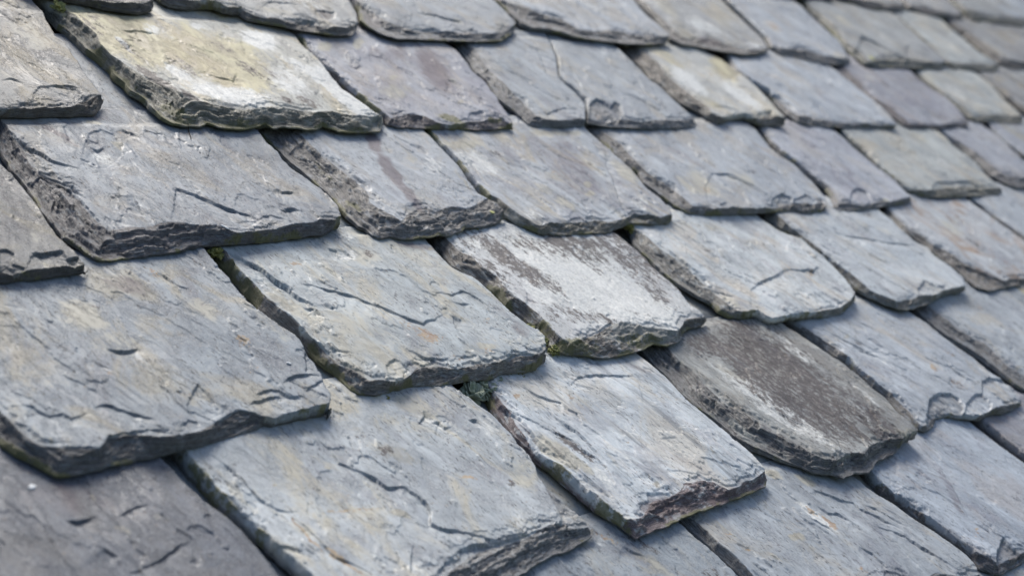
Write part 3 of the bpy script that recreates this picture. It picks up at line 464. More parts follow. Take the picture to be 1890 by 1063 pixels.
S_('Tf', 'T1', .016, [(1285,-62),(1325,-25),(1341,0),(1364,21),(1389,47),(1417,68),(1427,84),(1449,92),(1461,90),(1482,91),(1510,101),(1553,110),(1567,108)],
 [(1278,-62),(1318,-25),(1335,0),(1360,22),(1385,46),(1408,70),(1420,91),(1440,103),(1465,106),(1490,112),(1510,118),(1540,122),(1560,121),(1569,116)],
 [(1570,110),(1549,78),(1524,55),(1490,25),(1480,13),(1460,0),(1435,-20),(1400,-50)],
 'lightblue', 'Blue and brown slate in the top row, right of the blotched cream slate',
 [('T',1420,50,26,10,35,.5),('O',1428,50,18,8,35,.5),('T',1535,55,26,6,40,.6),('K',1500,62,20,6,30,.2),('T',1548,103,14,6,0,.5)],
 [[(1460,92),(1475,86),(1490,92)]], moss=.2)
S_('Tg', 'T1', .018, [(1460,-22),(1497,12),(1520,28),(1545,55),(1565,80),(1590,98),(1605,112),(1620,108),(1655,105),(1672,104),(1700,114),(1742,115)],
 [(1450,-20),(1487,18),(1510,37),(1535,62),(1555,86),(1575,106),(1593,121),(1610,126),(1660,127),(1700,128),(1735,128),(1746,122)],
 [(1747,114),(1720,92),(1697,73),(1670,48),(1651,30),(1630,14),(1610,0)],
 'greenwarm', 'Grey green slate with a lime speck and a ledge along its lower left, upper right',
 [('T',1560,45,30,7,40,.6),('W',1620,60,40,12,35,.4),('T',1590,60,14,5,30,.4)],
 [[(1590,66),(1610,75),(1640,92),(1662,104)],[(1672,104),(1674,88),(1680,84)]], [([(1590,68),(1612,76),(1640,93),(1668,108),(1665,124),(1610,124),(1580,100)],.003)], moss=.5)
S_('Th', 'T1', .015, [(1618,2),(1655,29),(1680,49),(1705,71),(1728,92),(1750,113),(1780,118),(1836,119)],
 [(1612,4),(1649,34),(1672,54),(1700,79),(1722,99),(1744,121),(1760,128),(1800,132),(1835,133),(1841,126)],
 [(1842,119),(1807,98),(1782,76),(1757,53),(1740,38),(1725,28),(1700,12)],
 'green', 'Pale green slate with a cream smear, right of the slate with the lime speck',
 [('T',1745,50,18,6,35,.9),('W',1750,80,40,12,35,.4)], moss=.4)
S_('Ti', 'T1', .016, [(1722,20),(1760,44),(1785,60),(1812,80),(1832,97),(1850,111),(1880,115),(1950,117)],
 [(1712,22),(1750,48),(1775,65),(1800,87),(1820,105),(1842,121),(1870,128),(1920,130),(1950,130)],
 [(1953,118),(1910,85),(1870,54),(1848,40),(1830,28)],
 'warm', 'Brownish grey slate near the upper right corner, below the three small top ones',
 [('W',1825,85,30,10,35,.4),('K',1870,118,20,6,0,.35)], moss=.3)
S_('Tj', 'T1', .016, [(1836,36),(1864,50),(1905,84),(1950,118),(2000,128),(2060,128)],
 [(1830,38),(1858,54),(1900,88),(1946,124),(2000,138),(2060,138)], [(2064,128),(1960,55),(1925,35)],
 'warm', 'Grey slate at the right edge just below the upper right corner', moss=.2)

# ---- course T0
S_('Uz', 'T0', .018, [(1280,-90),(1350,-28),(1430,-16),(1530,-6)], [(1270,-88),(1345,-16),(1430,-5),(1535,5)],
 [(1538,-6),(1510,-30),(1460,-75)], 'darkgrey', 'Dark slate edge just showing along the top of the photo, right of centre', moss=.6)
S_('Ua', 'T0', .018, [(1460,-75),(1500,-36),(1545,-12),(1585,-2),(1610,5),(1640,10),(1665,8)], [(1452,-72),(1492,-34),(1538,-2),(1580,8),(1605,17),(1640,23),(1665,22),(1670,16)],
 [(1671,8),(1655,-6),(1620,-30),(1570,-68)], 'warm', 'Small grey slate at the top edge, leftmost of three near the upper right corner', moss=.7)
S_('Ub', 'T0', .016, [(1582,-62),(1638,-25),(1668,0),(1682,11),(1710,16),(1745,26),(1771,27)], [(1575,-62),(1630,-22),(1662,5),(1672,17),(1700,26),(1740,35),(1768,39),(1775,34)],
 [(1776,26),(1758,10),(1748,0),(1720,-25),(1665,-65)], 'warm', 'Small pale slate at the top edge, middle one of three near the upper right corner', [('W',1730,10,25,10,20,.3)], moss=.5)
S_('Uc', 'T0', .016, [(1690,-55),(1735,-22),(1765,2),(1785,19),(1805,25),(1840,31),(1888,36)], [(1683,-54),(1728,-20),(1752,4),(1773,22),(1793,37),(1830,43),(1870,48),(1887,52),(1893,44)],
 [(1895,36),(1880,22),(1850,0),(1825,-20),(1775,-55)], 'greenwarm', 'Small grey slate in the upper right corner with a yellowish lower edge', [('K',1860,30,20,5,0,.3)], moss=.8)
# ------------------------------------------------------------------ materials
LOOKS = {   # face colour 1, face colour 2, warm tint, amount of warm tint, broken edge colour 1 and 2, streak strength
 'bluegrey':   ((.250,.270,.292), (.355,.380,.400), (.36,.33,.28), .35, (.085,.080,.082), (.17,.16,.15), .6),
 'lightblue':  ((.295,.318,.345), (.400,.425,.450), (.38,.34,.29), .35, (.080,.075,.075), (.19,.17,.15), .6),
 'slateblue':  ((.198,.218,.248), (.298,.328,.358), (.30,.27,.23), .40, (.060,.055,.060), (.14,.125,.12), .7),
 'bluegreen':  ((.290,.318,.325), (.405,.435,.440), (.42,.40,.34), .50, (.075,.068,.066), (.19,.165,.14), .7),
 'greyblue':   ((.270,.290,.305), (.400,.425,.435), (.44,.42,.36), .55, (.075,.070,.070), (.18,.17,.16), .5),
 'warmblue':   ((.208,.234,.262), (.305,.338,.365), (.34,.32,.27), .50, (.060,.055,.055), (.15,.14,.13), .5),
 'warmgrey':   ((.190,.192,.205), (.290,.295,.295), (.33,.31,.25), .60, (.055,.048,.045), (.13,.115,.10), .5),
 'warm':       ((.215,.212,.208), (.320,.318,.308), (.35,.31,.24), .60, (.065,.055,.050), (.15,.125,.10), .6),
 'purplegrey': ((.235,.230,.262), (.330,.335,.365), (.31,.27,.25), .35, (.070,.055,.055), (.16,.13,.12), .6),
 'lilac':      ((.270,.275,.308), (.365,.378,.410), (.35,.32,.29), .25, (.085,.078,.078), (.20,.18,.16), .5),
 'purpleblue': ((.112,.123,.152), (.172,.188,.222), (.16,.15,.145), .22, (.050,.048,.052), (.10,.10,.11), .4),
 'plainblue':  ((.225,.248,.280), (.305,.335,.370), (.27,.24,.24), .25, (.050,.048,.050), (.14,.12,.11), .5),
 'mottled':    ((.225,.225,.252), (.420,.445,.465), (.42,.38,.30), .45, (.075,.065,.055), (.18,.16,.12), .9),
 'silver':     ((.330,.350,.355), (.520,.545,.545), (.45,.40,.34), .40, (.070,.065,.062), (.22,.20,.17), .8),
 'palesilver': ((.340,.362,.378), (.460,.490,.505), (.43,.40,.35), .30, (.075,.068,.058), (.20,.18,.15), .7),
 'streakedblue': ((.270,.292,.310), (.460,.490,.505), (.43,.39,.33), .30, (.062,.045,.045), (.17,.13,.125), 1.2),
 'brownmottle': ((.320,.328,.342), (.450,.465,.475), (.30,.22,.17), .60, (.080,.070,.060), (.20,.17,.14), .8),
 'brownmoss':  ((.190,.190,.180), (.340,.345,.325), (.24,.22,.19), .30, (.055,.048,.046), (.16,.15,.14), 1.15),
 'green':      ((.305,.315,.300), (.410,.425,.405), (.41,.37,.30), .45, (.075,.068,.055), (.19,.17,.13), .6),
 'greenwarm':  ((.250,.255,.248), (.350,.358,.348), (.34,.31,.25), .40, (.060,.056,.045), (.15,.14,.11), .6),
 'cream':      ((.330,.325,.290), (.480,.475,.425), (.48,.42,.29), .60, (.085,.076,.055), (.21,.19,.145), .5),
 'palecream':  ((.370,.370,.345), (.510,.505,.465), (.49,.45,.36), .50, (.075,.062,.050), (.19,.16,.13), .8),
 'whitelichen': ((.480,.480,.470), (.640,.650,.640), (.42,.41,.39), .12, (.060,.048,.040), (.16,.14,.12), .5),
 'palemottle': ((.270,.270,.265), (.430,.430,.412), (.38,.35,.29), .50, (.070,.060,.055), (.19,.165,.14), .9),
 'darkgrey':   ((.110,.105,.105), (.170,.165,.160), (.15,.13,.10), .40, (.050,.042,.040), (.12,.105,.09), .5),
 'tan':        ((.300,.270,.210), (.360,.320,.250), (.38,.31,.21), .50, (.080,.065,.050), (.18,.15,.11), .4),
}

class NB:                       # small helper to write node trees
    def __init__(s, mat):
        mat.use_nodes = True
        s.t = mat.node_tree; s.n = s.t.nodes; s.l = s.t.links
        s.bsdf = s.n['Principled BSDF']
    def set(s, sock, v):
        if hasattr(v, 'is_output'): s.l.new(v, sock)
        elif isinstance(v, tuple): sock.default_value = (v + (1,)) if (len(v) == 3 and sock.type == 'RGBA') else v
        else: sock.default_value = v
    def mapping(s, vec, loc=(0, 0, 0), rot=(0, 0, 0), sc=(1, 1, 1)):
        m = s.n.new('ShaderNodeMapping'); s.l.new(vec, m.inputs[0])
        m.inputs[1].default_value = loc; m.inputs[2].default_value = rot; m.inputs[3].default_value = sc
        return m.outputs[0]
    def noise(s, vec, scale, detail=4, rough=.55, dist=0.0):
        m = s.n.new('ShaderNodeTexNoise'); s.l.new(vec, m.inputs['Vector'])
        m.inputs['Scale'].default_value = scale; m.inputs['Detail'].default_value = detail
        m.inputs['Roughness'].default_value = rough; m.inputs['Distortion'].default_value = dist
        return m.outputs[0]
    def ramp(s, v, a, b, lo=0.0, hi=1.0):
        m = s.n.new('ShaderNodeMapRange'); m.interpolation_type = 'SMOOTHSTEP'
        s.set(m.inputs[0], v); m.inputs[1].default_value = a; m.inputs[2].default_value = b
        m.inputs[3].default_value = lo; m.inputs[4].default_value = hi
        return m.outputs[0]
    def math(s, op, a, b=0.0):
        m = s.n.new('ShaderNodeMath'); m.operation = op; s.set(m.inputs[0], a); s.set(m.inputs[1], b)
        return m.outputs[0]
    def mix(s, f, a, b, mode='MIX'):
        m = s.n.new('ShaderNodeMix'); m.data_type = 'RGBA'; m.blend_type = mode
        s.set(m.inputs[0], f); s.set(m.inputs[6], a); s.set(m.inputs[7], b)
        return m.outputs[2]
    def attr(s, name):
        m = s.n.new('ShaderNodeAttribute'); m.attribute_name = name
        return m

def slate_material(key, look, seed):
    c1, c2, warm, wamt, f1, f2, stk = LOOKS[look]
    tn_ = TONE.get(key, 1.0)
    c1, c2, warm = [tuple(min(.75, a * k * tn_) for a, k in zip(c, g_)) for c, g_ in ((c1, (.975, 1.0, 1.02)), (c2, (.975, 1.0, 1.015)), (warm, (1.03, 1.0, .95)))]
    f1, f2 = [tuple(a * k_ * (.5 + .5 * tn_) * g_ for a, g_ in zip(c, (.94, 1.0, 1.06))) for c, k_ in ((f1, .78), (f2, 1.30))]
    rng = random.Random(seed)
    mat = bpy.data.materials.new('slate_' + look); b = NB(mat)
    tc = b.n.new('ShaderNodeTexCoord').outputs['Object']
    g = math.radians(rng.uniform(-25, 10))
    loc = (rng.uniform(-9, 9), rng.uniform(-9, 9), rng.uniform(-9, 9))
    v = b.mapping(tc, loc, (0, 0, g), (1, 1, 1))
    vs = b.mapping(tc, loc, (0, 0, g), (1, .16, 1))          # stretched along the grain
    vf = b.mapping(tc, loc, (0, 0, g * .4), (1, .30, 1))
    big = b.noise(v, 13, 6, .62, .6)
    mid = b.noise(v, 48, 8, .68, .3)
    stre = b.noise(vs, 150, 5, .6, .2)
    speck = b.noise(vf, 520, 3, .55)
    speck2 = b.noise(v, 300, 4, .6)
    wn = b.noise(b.mapping(tc, (loc[1], loc[2], loc[0]), (0, 0, g), (1, .55, 1)), 17, 7, .7, .8)
    col_ = b.mix(b.ramp(big, .36, .64), c1, c2)
    col_ = b.mix(b.ramp(mid, .34, .68, 0, .55), col_, c2)
    film = b.noise(b.mapping(tc, (loc[2], loc[1], loc[0]), (0, 0, g), (1, .5, 1)), 30, 9, .78, .5)
    col_ = b.mix(b.ramp(film, .50, .66, 0, .55), col_, tuple(min(.72, x * 1.42) for x in c2))
    wear = b.noise(b.mapping(tc, (loc[0], loc[2], loc[1]), (0, 0, g), (1, .6, 1)), 19, 8, .72, .9)
    col_ = b.mix(b.ramp(wear, .50, .68, 0, .75), col_, tuple(x * y for x, y in zip(c1, (.70, .66, .70))))
    col_ = b.mix(b.ramp(wn, .48, .64, 0, min(1, wamt * 1.6)), col_, tuple(a * k for a, k in zip(warm, (1.0, 1.0, .95))))
    dk = tuple(x * .50 for x in c1)
    vl = b.mapping(tc, (loc[1], loc[0], loc[2]), (0, 0, g * 1.1), (1, .11, 1))
    lng = b.noise(vl, 62, 7, .68, .4)
    col_ = b.mix(b.ramp(lng, .34, .46, .50 * min(stk, 1.6) ** 2, 0), col_, dk)
    col_ = b.mix(b.ramp(lng, .55, .68, 0, .45 * min(stk, 1.5) ** 2), col_, tuple(min(x * 1.4, .7) for x in c2))
    col_ = b.mix(b.ramp(stre, .30, .46, .36 * stk, 0), col_, dk)
    col_ = b.mix(b.ramp(stre, .58, .74, 0, .30 * stk), col_, tuple(min(x * 1.35, .6) for x in c2))
    zone = b.noise(b.mapping(tc, (loc[2], loc[0], loc[1])), 22, 3, .5)
    sp = b.math('MULTIPLY', b.ramp(speck, .59, .66), b.ramp(zone, .36, .56, .2, 1))
    col_ = b.mix(b.math('MULTIPLY', sp, .75), col_, (.045, .045, .05))
    col_ = b.mix(b.math('MULTIPLY', b.ramp(speck2, .66, .74), b.ramp(big, .45, .6, 0, .6)), col_, (.10, .085, .075))
    col_ = b.mix(b.ramp(b.noise(v, 800, 3, .7), .45, .7, 0, .35), col_, (.52, .54, .55))
    st = b.attr('stain'); sep = b.n.new('ShaderNodeSeparateColor'); b.l.new(st.outputs['Color'], sep.inputs[0])
    pu = b.attr('purple').outputs['Fac']
    def thr(a, n, k, w):        # a patch whose rim and inside break up with the noise n
        return b.ramp(b.math('ADD', a, b.math('MULTIPLY', b.math('SUBTRACT', n, .5), k)), .5 - w, .5 + w)
    col_ = b.mix(b.math('MULTIPLY', thr(pu, stre, .9, .30), .75), col_, (.115, .085, .100))
    tn = b.mix(b.ramp(film, .38, .62), *(((.30, .25, .145), (.57, .52, .315)) if look in ('cream', 'palecream', 'tan') else ((.30, .275, .21), (.47, .45, .37))))
    col_ = b.mix(b.math('MULTIPLY', thr(sep.outputs[1], film, 2.4, .26), .80), col_, tn)
    wh = b.mix(b.ramp(speck2, .35, .65), (.54, .56, .55), (.76, .77, .74))
    col_ = b.mix(b.math('MULTIPLY', thr(b.math('MULTIPLY', sep.outputs[0], .84), b.math('ADD', b.math('MULTIPLY', b.noise(b.mapping(tc, loc, (0, 0, g), (1, .5, 1)), 170, 9, .85, .2), .5), b.math('MULTIPLY', film, .5)), 3.0, .16), .92), col_, wh)
    kn = b.noise(b.mapping(tc, loc, (0, 0, g), (1, .6, 1)), 185, 8, .88)
    ka = st.outputs['Alpha']
    col_ = b.mix(b.math('MULTIPLY', thr(b.math('MULTIPLY', sep.outputs[2], .82), b.math('ADD', b.math('MULTIPLY', kn, .62), b.math('MULTIPLY', lng, .38)), 4.6, .11), .9), col_, b.mix(b.ramp(kn, .36, .52), (.30, .27, .25), (.048, .037, .036)))
    col_ = b.mix(b.math('MULTIPLY', thr(ka, speck2, 2.2, .22), .72), col_, b.mix(b.ramp(mid, .4, .6), (.30, .17, .08), (.47, .33, .17)))
    # broken edges: thin beds of stone seen end on
    ba = b.attr('bed').outputs['Vector']        # x along the rim, y bed count
    sb = b.n.new('ShaderNodeSeparateXYZ'); b.l.new(ba, sb.inputs[0])
    so3 = b.n.new('ShaderNodeSeparateXYZ'); b.l.new(tc, so3.inputs[0])
    cb_ = b.n.new('ShaderNodeCombineXYZ')
    b.set(cb_.inputs[0], b.math('MULTIPLY', sb.outputs[0], 1.0))
    b.set(cb_.inputs[1], b.math('ADD', b.math('MULTIPLY', sb.outputs[1], 1.0), b.math('MULTIPLY', so3.outputs[2], 520.0)))
    b.set(cb_.inputs[2], loc[2] * 3)
    bv = cb_.outputs[0]
    beds = b.noise(b.mapping(bv, loc, (0, 0, 0), (95, 2.2, 1)), 1.0, 8, .82, .6)
    crev = b.ramp(b.noise(b.mapping(bv, (loc[1], loc[0], loc[2]), (0, 0, 0), (30, 2.3, 1)), 1.0, 6, .72, .35), .385, .43, 1, 0)
    fc = b.mix(b.ramp(beds, .38, .60), f1, tuple(x * 1.15 for x in f2))
    fc = b.mix(b.ramp(b.noise(b.mapping(tc, (loc[2], loc[1], loc[0]), (0, 0, 0), (80, 80, 420)), 1.0, 6, .7, .2), .50, .64, 0, .65), fc, tuple(x * .80 for x in c2))
    fc = b.mix(b.math('MULTIPLY', crev, .92), fc, (.022, .020, .020))
    fc = b.mix(b.math('MULTIPLY', thr(sep.outputs[0], mid, 1.6, .2), .6), fc, (.42, .43, .40))
    fc = b.mix(b.math('MULTIPLY', thr(pu, mid, 1.0, .3), .7), fc, (.10, .068, .072))
    fr = b.attr('broken').outputs['Fac']
    col_ = b.mix(b.ramp(b.math('ADD', fr, b.math('MULTIPLY', b.math('SUBTRACT', mid, .5), .5)), .25, .75), col_, fc)
    mo = b.attr('moss').outputs['Fac']
    col_ = b.mix(b.math('MULTIPLY', thr(mo, b.noise(v, 120, 6, .7), 1.8, .18), .85), col_, b.mix(speck2, (.075, .078, .022), (.21, .20, .085)))
    b.l.new(col_, b.bsdf.inputs['Base Color'])
    b.set(b.bsdf.inputs['Roughness'], b.ramp(film, .35, .65, .47, .66))
    b.bsdf.inputs['Specular IOR Level'].default_value = .5
    h = b.math('ADD', b.math('MULTIPLY', stre, .5 + .4 * stk), b.math('MULTIPLY', mid, 1.0))
    h = b.math('ADD', h, b.math('MULTIPLY', lng, .3 + 1.1 * min(stk, 1.6) ** 2))
    h = b.math('ADD', h, b.math('MULTIPLY', b.ramp(film, .44, .52), .55))
    h = b.math('ADD', h, b.math('MULTIPLY', speck, .22))
    h = b.math('SUBTRACT', h, b.math('MULTIPLY', sp, .35))
    h = b.math('ADD', h, b.math('MULTIPLY', b.math('MULTIPLY', b.math('SUBTRACT', b.math('SUBTRACT', beds, .5), b.math('MULTIPLY', crev, .4)), fr), 1.9))
    bp = b.n.new('ShaderNodeBump'); bp.inputs['Strength'].default_value = .6; bp.inputs['Distance'].default_value = .0012
    b.l.new(h, bp.inputs['Height']); b.l.new(bp.outputs[0], b.bsdf.inputs['Normal'])
    return mat

def simple_material(name, c1, c2, scale=300, rough=.8):
    mat = bpy.data.materials.new(name); b = NB(mat)
    tc = b.n.new('ShaderNodeTexCoord').outputs['Object']
    n = b.noise(tc, scale, 6, .65)
    b.l.new(b.mix(b.ramp(n, .35, .65), c1, c2), b.bsdf.inputs['Base Color'])
    b.bsdf.inputs['Roughness'].default_value = rough
    bp = b.n.new('ShaderNodeBump'); bp.inputs['Strength'].default_value = .5; bp.inputs['Distance'].default_value = .001
    b.l.new(n, bp.inputs['Height']); b.l.new(bp.outputs[0], b.bsdf.inputs['Normal'])
    return mat

# ------------------------------------------------------------------ mesh helpers
def link_mesh(name, co, faces, mat, parent=None, smooth=True, loc=None):
    me = bpy.data.meshes.new(name)
    nv, nf = len(co), len(faces)
    k = faces.shape[1]
    me.vertices.add(nv); me.vertices.foreach_set('co', np.ascontiguousarray(co, np.float32).ravel())
    me.loops.add(nf * k); me.loops.foreach_set('vertex_index', np.ascontiguousarray(faces, np.int32).ravel())
    me.polygons.add(nf); me.polygons.foreach_set('loop_start', np.arange(nf, dtype=np.int32) * k)
    me.polygons.foreach_set('use_smooth', np.full(nf, smooth, bool))
    me.update(calc_edges=True); me.validate()
    me.materials.append(mat)
    o = bpy.data.objects.new(name, me); col.objects.link(o)
    if parent is not None: o.parent = parent
    return o

def put(o, origin):             # stand an object on the roof with its own axes along and up the slope
    r = Matrix(((RX[0, 0], RX[0, 1], RX[0, 2], 0), (RX[1, 0], RX[1, 1], RX[1, 2], 0), (RX[2, 0], RX[2, 1], RX[2, 2], 0), (0, 0, 0, 1)))
    o.matrix_world = Matrix.Translation(Vector(world(origin))) @ r

def tag(o, label=None, category=None, group=None, kind=None):
    if label: o['label'] = label
    if category: o['category'] = category
    if group: o['group'] = group
    if kind: o['kind'] = kind

def set_attr(me, name, typ, data):
    a = me.attributes.new(name, typ, 'POINT')
    a.data.foreach_set({'FLOAT_COLOR': 'color', 'FLOAT_VECTOR': 'vector'}.get(typ, 'value'), np.ascontiguousarray(data, np.float32).ravel())

def submesh(co, faces, attrs, sel):
    f = faces[sel]; used = np.unique(f); idx = np.full(len(co), -1); idx[used] = np.arange(len(used))
    return co[used], idx[f], {k: v[used] for k, v in attrs.items()}

TK = .72                        # all thicknesses
SHARED = {}
SURF = {}                       # top surface of each slate, for the small things that lie on it
def build_slate(q, n_slate, with_parts=True):
    rng = random.Random(1000 + n_slate * 7)
    y0, y1 = COURSE[q['course']]; E = y1 - y0
    t = q['t'] * TK; s = t / E; lift = q['lift']
    top = lambda p: plane_hit(p, t, s, y0)
    base = lambda p: plane_hit(p, lift, s, y0)
    if 'poly' in q:             # slates outside the frame are given on the roof itself
        I, L, R = [[np.array(p, float) for p in q['poly'][k]] for k in range(3)]
    else:
        I = [top(p) for p in q['I']]; L = [base(p) for p in q['L']]; R = [top(p) for p in q['R']]
    ext = y1 + .035
    def extend(last, prev):
        d = last - prev; sl = np.clip(d[0] / d[1] if abs(d[1]) > 1e-4 else 0, -.12, .12)
        return np.array([last[0] + sl * (ext - last[1]), max(ext, last[1] + .01)])
    Lh = extend(L[0], L[2]); Ih = Lh + np.array([.008, 0]); Rh = extend(R[-1], R[0])
    if Rh[0] < Ih[0] + .05: Rh[0] = Ih[0] + .05
    Lr = rough_line([Lh] + L, .0014, rng, .008)
    Rr = rough_line(R + [Rh], .0008, rng, .008)
    outer = np.vstack([Lr, Rr])
    Ir = rough_line([Ih] + I, .0008, rng, .008)
    inner = np.vstack([Ir, Rr])
    mn, mx = outer.min(0) - .004, outer.max(0) + .004
    cx = (mn + mx) / 2
    depth = -(CB @ np.array([cx[0], cx[1], -1.0]))[2]
    cell = max(1.05 * depth / (F_PX * 1024 / 1890), .0009)
    if not with_parts: cell = .008
    nx, ny = int((mx[0] - mn[0]) / cell) + 2, int((mx[1] - mn[1]) / cell) + 2
    GR = Grid(mn, cell, nx, ny)
    gx, gy = np.meshgrid(GR.xs, GR.ys, indexing='ij')
    P = np.stack([gx.ravel(), gy.ravel()], 1)
    ins = GR.inside(outer).ravel()
    G = ins.reshape(nx, ny)
    c4 = G[:-1, :-1].astype(int) + G[1:, :-1] + G[1:, 1:] + G[:-1, 1:]
    keep = c4 >= 2
    ii, jj = np.nonzero(keep)
    v = lambda i, j: i * ny + j
    faces = np.stack([v(ii, jj), v(ii + 1, jj), v(ii + 1, jj + 1), v(ii, jj + 1)], 1)
    used = np.unique(faces); idx = np.full(len(P), -1); idx[used] = np.arange(len(used))
    pick = lambda a: a.ravel()[used]
    faces = idx[faces]; P = P[used]; ins = ins[used]
    _, qO = poly_dist(P[~ins], outer)
    dO = pick(GR.dist(outer)); dL, _, arcL, _ = GR.dist(Lr, closed=False, full=True); dL, arcL = pick(dL), pick(arcL); dI = pick(GR.dist(inner)); dIr = pick(GR.dist(Ir, closed=False))
    inn = pick(GR.inside(inner))
    P[~ins] = qO
    outL = np.zeros(len(P), bool); outL[~ins] = True
    dO[~ins] = 0; dL[outL & (dL < cell * 1.5)] = 0
    dI[inn] = 0
    X, Y = P[:, 0], P[:, 1]
    sd = 50 + n_slate * 31
    r = dL / (dL + dI + 1e-6)
    r[inn] = 1
    # broken edge: beds of stone stepping up from the rim
    nb = rng.choice([6, 7, 8])
    wob1 = fbm(arcL * 20, dL * 22, sd, 5, .6) * 1.6
    fac_ = np.zeros(len(P)); zz = ~inn & (dI < .069)
    qx, qy = arcL[zz] * 20 + .6 * dL[zz] * 20, dL[zz] * 125
    fac_[zz] = (cells(qx, qy, sd + 11) - .5) * 2.6 + (cells(qx * 2.6, qy * 2.0, sd + 14) - .5) * 1.3
    wob = wob1 * .7 + fac_ + fbm(arcL * 80, dL * 110, sd + 5, 3) * .30
    rw = r + .16 * noise(arcL * 9, dL * 9, sd + 7) * 4 * r * (1 - r)
    rw = rw ** (.8 + .5 * abs(noise(arcL * 5, 0 * X + 1.7, sd + 8)))
    x_ = rw * nb + wob * np.clip(1.15 - abs(2 * r - 1) ** 2, 0, 1)
    x_ = np.clip(x_, 0, nb)
    fr_ = x_ - np.floor(x_)
    stepd = (np.floor(x_) + sst(.0, .30, fr_) * .86 + .14 * fr_) / nb
    base_h = .24 + .14 * noise(X * 30, Y * 30, sd + 9)
    prof = base_h + (1 - base_h) * stepd
    prof[inn] = 1
    rise = sst(0, .0016, dO)    # worn rim of the right-hand edge
    # face: gentle swell, thin flakes, ragged laminae near the tail
    A = .0026 if with_parts else .001
    h = A * fbm(X * 7, Y * 7, sd + 20, 2)
    h += .00040 * fbm(X * 40, Y * 25, sd + 21, 3)
    gr = rng.uniform(-.5, .3); u_ = X * math.cos(gr) + Y * math.sin(gr); w_ = -X * math.sin(gr) + Y * math.cos(gr)
    rd = fbm(u_ * 24, w_ * 3.6, sd + 25, 4, .55)
    h += .0006 * rd + .0008 * (1 - abs(fbm(u_ * 14, w_ * 2.6, sd + 26, 4, .55)) * 2)
    g1 = fbm(u_ * 15, w_ * 4.2, sd + 22, 5, .5)
    g2 = fbm(u_ * 26 + 3, w_ * 9, sd + 23, 5, .6)
    for c_, a_ in ((.36, .0006),):
        h += a_ * sst(c_, c_ + .015, g1)
    g3 = fbm(u_ * 7.5, w_ * 3.4, sd + 24, 6, .56)
    for c_, a_ in ((-.30, .0008), (.20, .0012)):
        h += a_ * sst(c_, c_ + .012, g3)
    # the last bed or two are chipped away raggedly inside the rim
    msk = sst(-.25, .15, fbm(X * 9, Y * 9, sd + 27, 3))
    d1 = dIr + .011 * fbm(X * 48, Y * 48, sd + 28, 5, .6); d2 = dIr + .020 * fbm(X * 30, Y * 30, sd + 29, 5, .6)
    s1 = (1 - sst(.0060, .0067, d1)) * msk; s2 = (1 - sst(.0140, .0150, d2)) * msk * .8
    h += -(.0017 * s1 + .0011 * s2)
    chip_f = np.maximum(.42 * s1, .22 * s2)
    frac = 1 - sst(.90, 1.0, r); frac[inn] = 0; frac = np.maximum(frac, chip_f)
    hidden = Y > y1 + .012
    lines = []
    for li, pl in enumerate(q['ledges']):
        pl, lm = pl if isinstance(pl, tuple) else (pl, 1.0)
        pts = rough_line([top(p) for p in pl], .0011, rng, .0045)
        chord = pts[-1] - pts[0]
        nrm = np.array([-chord[1], chord[0]]); lowdir = np.array([-.55, -1.0])
        sg = 1.0 if nrm @ lowdir > 0 else -1.0
        best, side, arc, tot = GR.dist(pts, closed=False, R=.045, full=True)
        best, side, arc = pick(best), pick(side) * sg, pick(arc)
        taper = np.clip(np.minimum(arc, tot - arc) / (.30 * tot + 1e-6), 0, 1) ** .7
        dh = lm * (.0021 + .0012 * rng.random()) * (.85 + .6 * noise(arc * 60, arc * 0 + 3.3, sd + 30 + li))
        low = side > 0
        D = rng.uniform(.010, .018)
        drop = np.where(low, dh * np.exp(-best / D) * sst(0, .0007, best), 0)
        h -= drop * taper
        frac = np.maximum(frac, .60 * taper * np.where(low, 1 - sst(.0003, .0016, best), 0))
    for poly, dh in q['scars']:
        dh *= 1.35 if dh < .0034 else 1.0
        pg = rough_line([top(p) for p in poly] + [top(poly[0])], .0010, rng, .005)[:-1]
        dd, si = pick(GR.dist(pg, R=.03)), pick(GR.inside(pg))
        sdist = np.where(si, dd, -dd) + .0012 * fbm(X * 160, Y * 160, sd + 40, 3)
        mk = sst(-.0004, .0010, sdist)
        lam = .25 * dh * (sst(.0, .3, fbm(X * 60, Y * 30, sd + 41, 4)) + sst(.2, .5, fbm(X * 45 + 7, Y * 45, sd + 42, 4)) - .6)
        if dh < .0045:          # shallow scars run out towards the tail
            pr_ = X * .45 + Y * .89; lo_, hi_ = pr_[si].min() if si.any() else 0, pr_[si].max() if si.any() else 1
            mk = mk * (.12 + .88 * np.clip((pr_ - lo_) / (hi_ - lo_ + 1e-6), 0, 1) ** .7)
        h -= mk * (dh + lam)
        frac = np.maximum(frac, mk * np.clip(.22 + (dh - .0015) * 90, .12, .55))
    edge_n = .0006 * fbm(X * 70, Y * 70, sd + 50, 3) * (1 - inn)
    z_top = t * prof + h * np.where(inn, 1, .3 + .7 * r) + edge_n
    z_top = z_top * (1 - .35 * (1 - rise)) - (.0012 * (1 - rise))
    z_top = np.maximum(z_top, .0035 + lift)
    z = z_top - s * (Y - y0) - np.where(hidden, .003 * sst(y1 + .012, y1 + .03, Y), 0)
    if q.get('sink'): z -= q['sink']
    zb = (lift + .0018 * (1 - sst(0, .02, dL))) * np.exp(-(Y - y0) / .05).clip(0, 1) - s * (Y - y0) - .0005 + .0005 * noise(X * 40, Y * 40, sd + 60)
    zb = np.minimum(zb, z - .0015)
    # stains and lichen patches with shapes of their own
    stain = np.zeros((len(P), 4)); pur = np.zeros(len(P)); mgr = np.zeros(len(P))
    wx, wy = .006 * fbm(X * 45, Y * 45, sd + 70, 4), .006 * fbm(X * 45 + 40, Y * 45, sd + 71, 4)
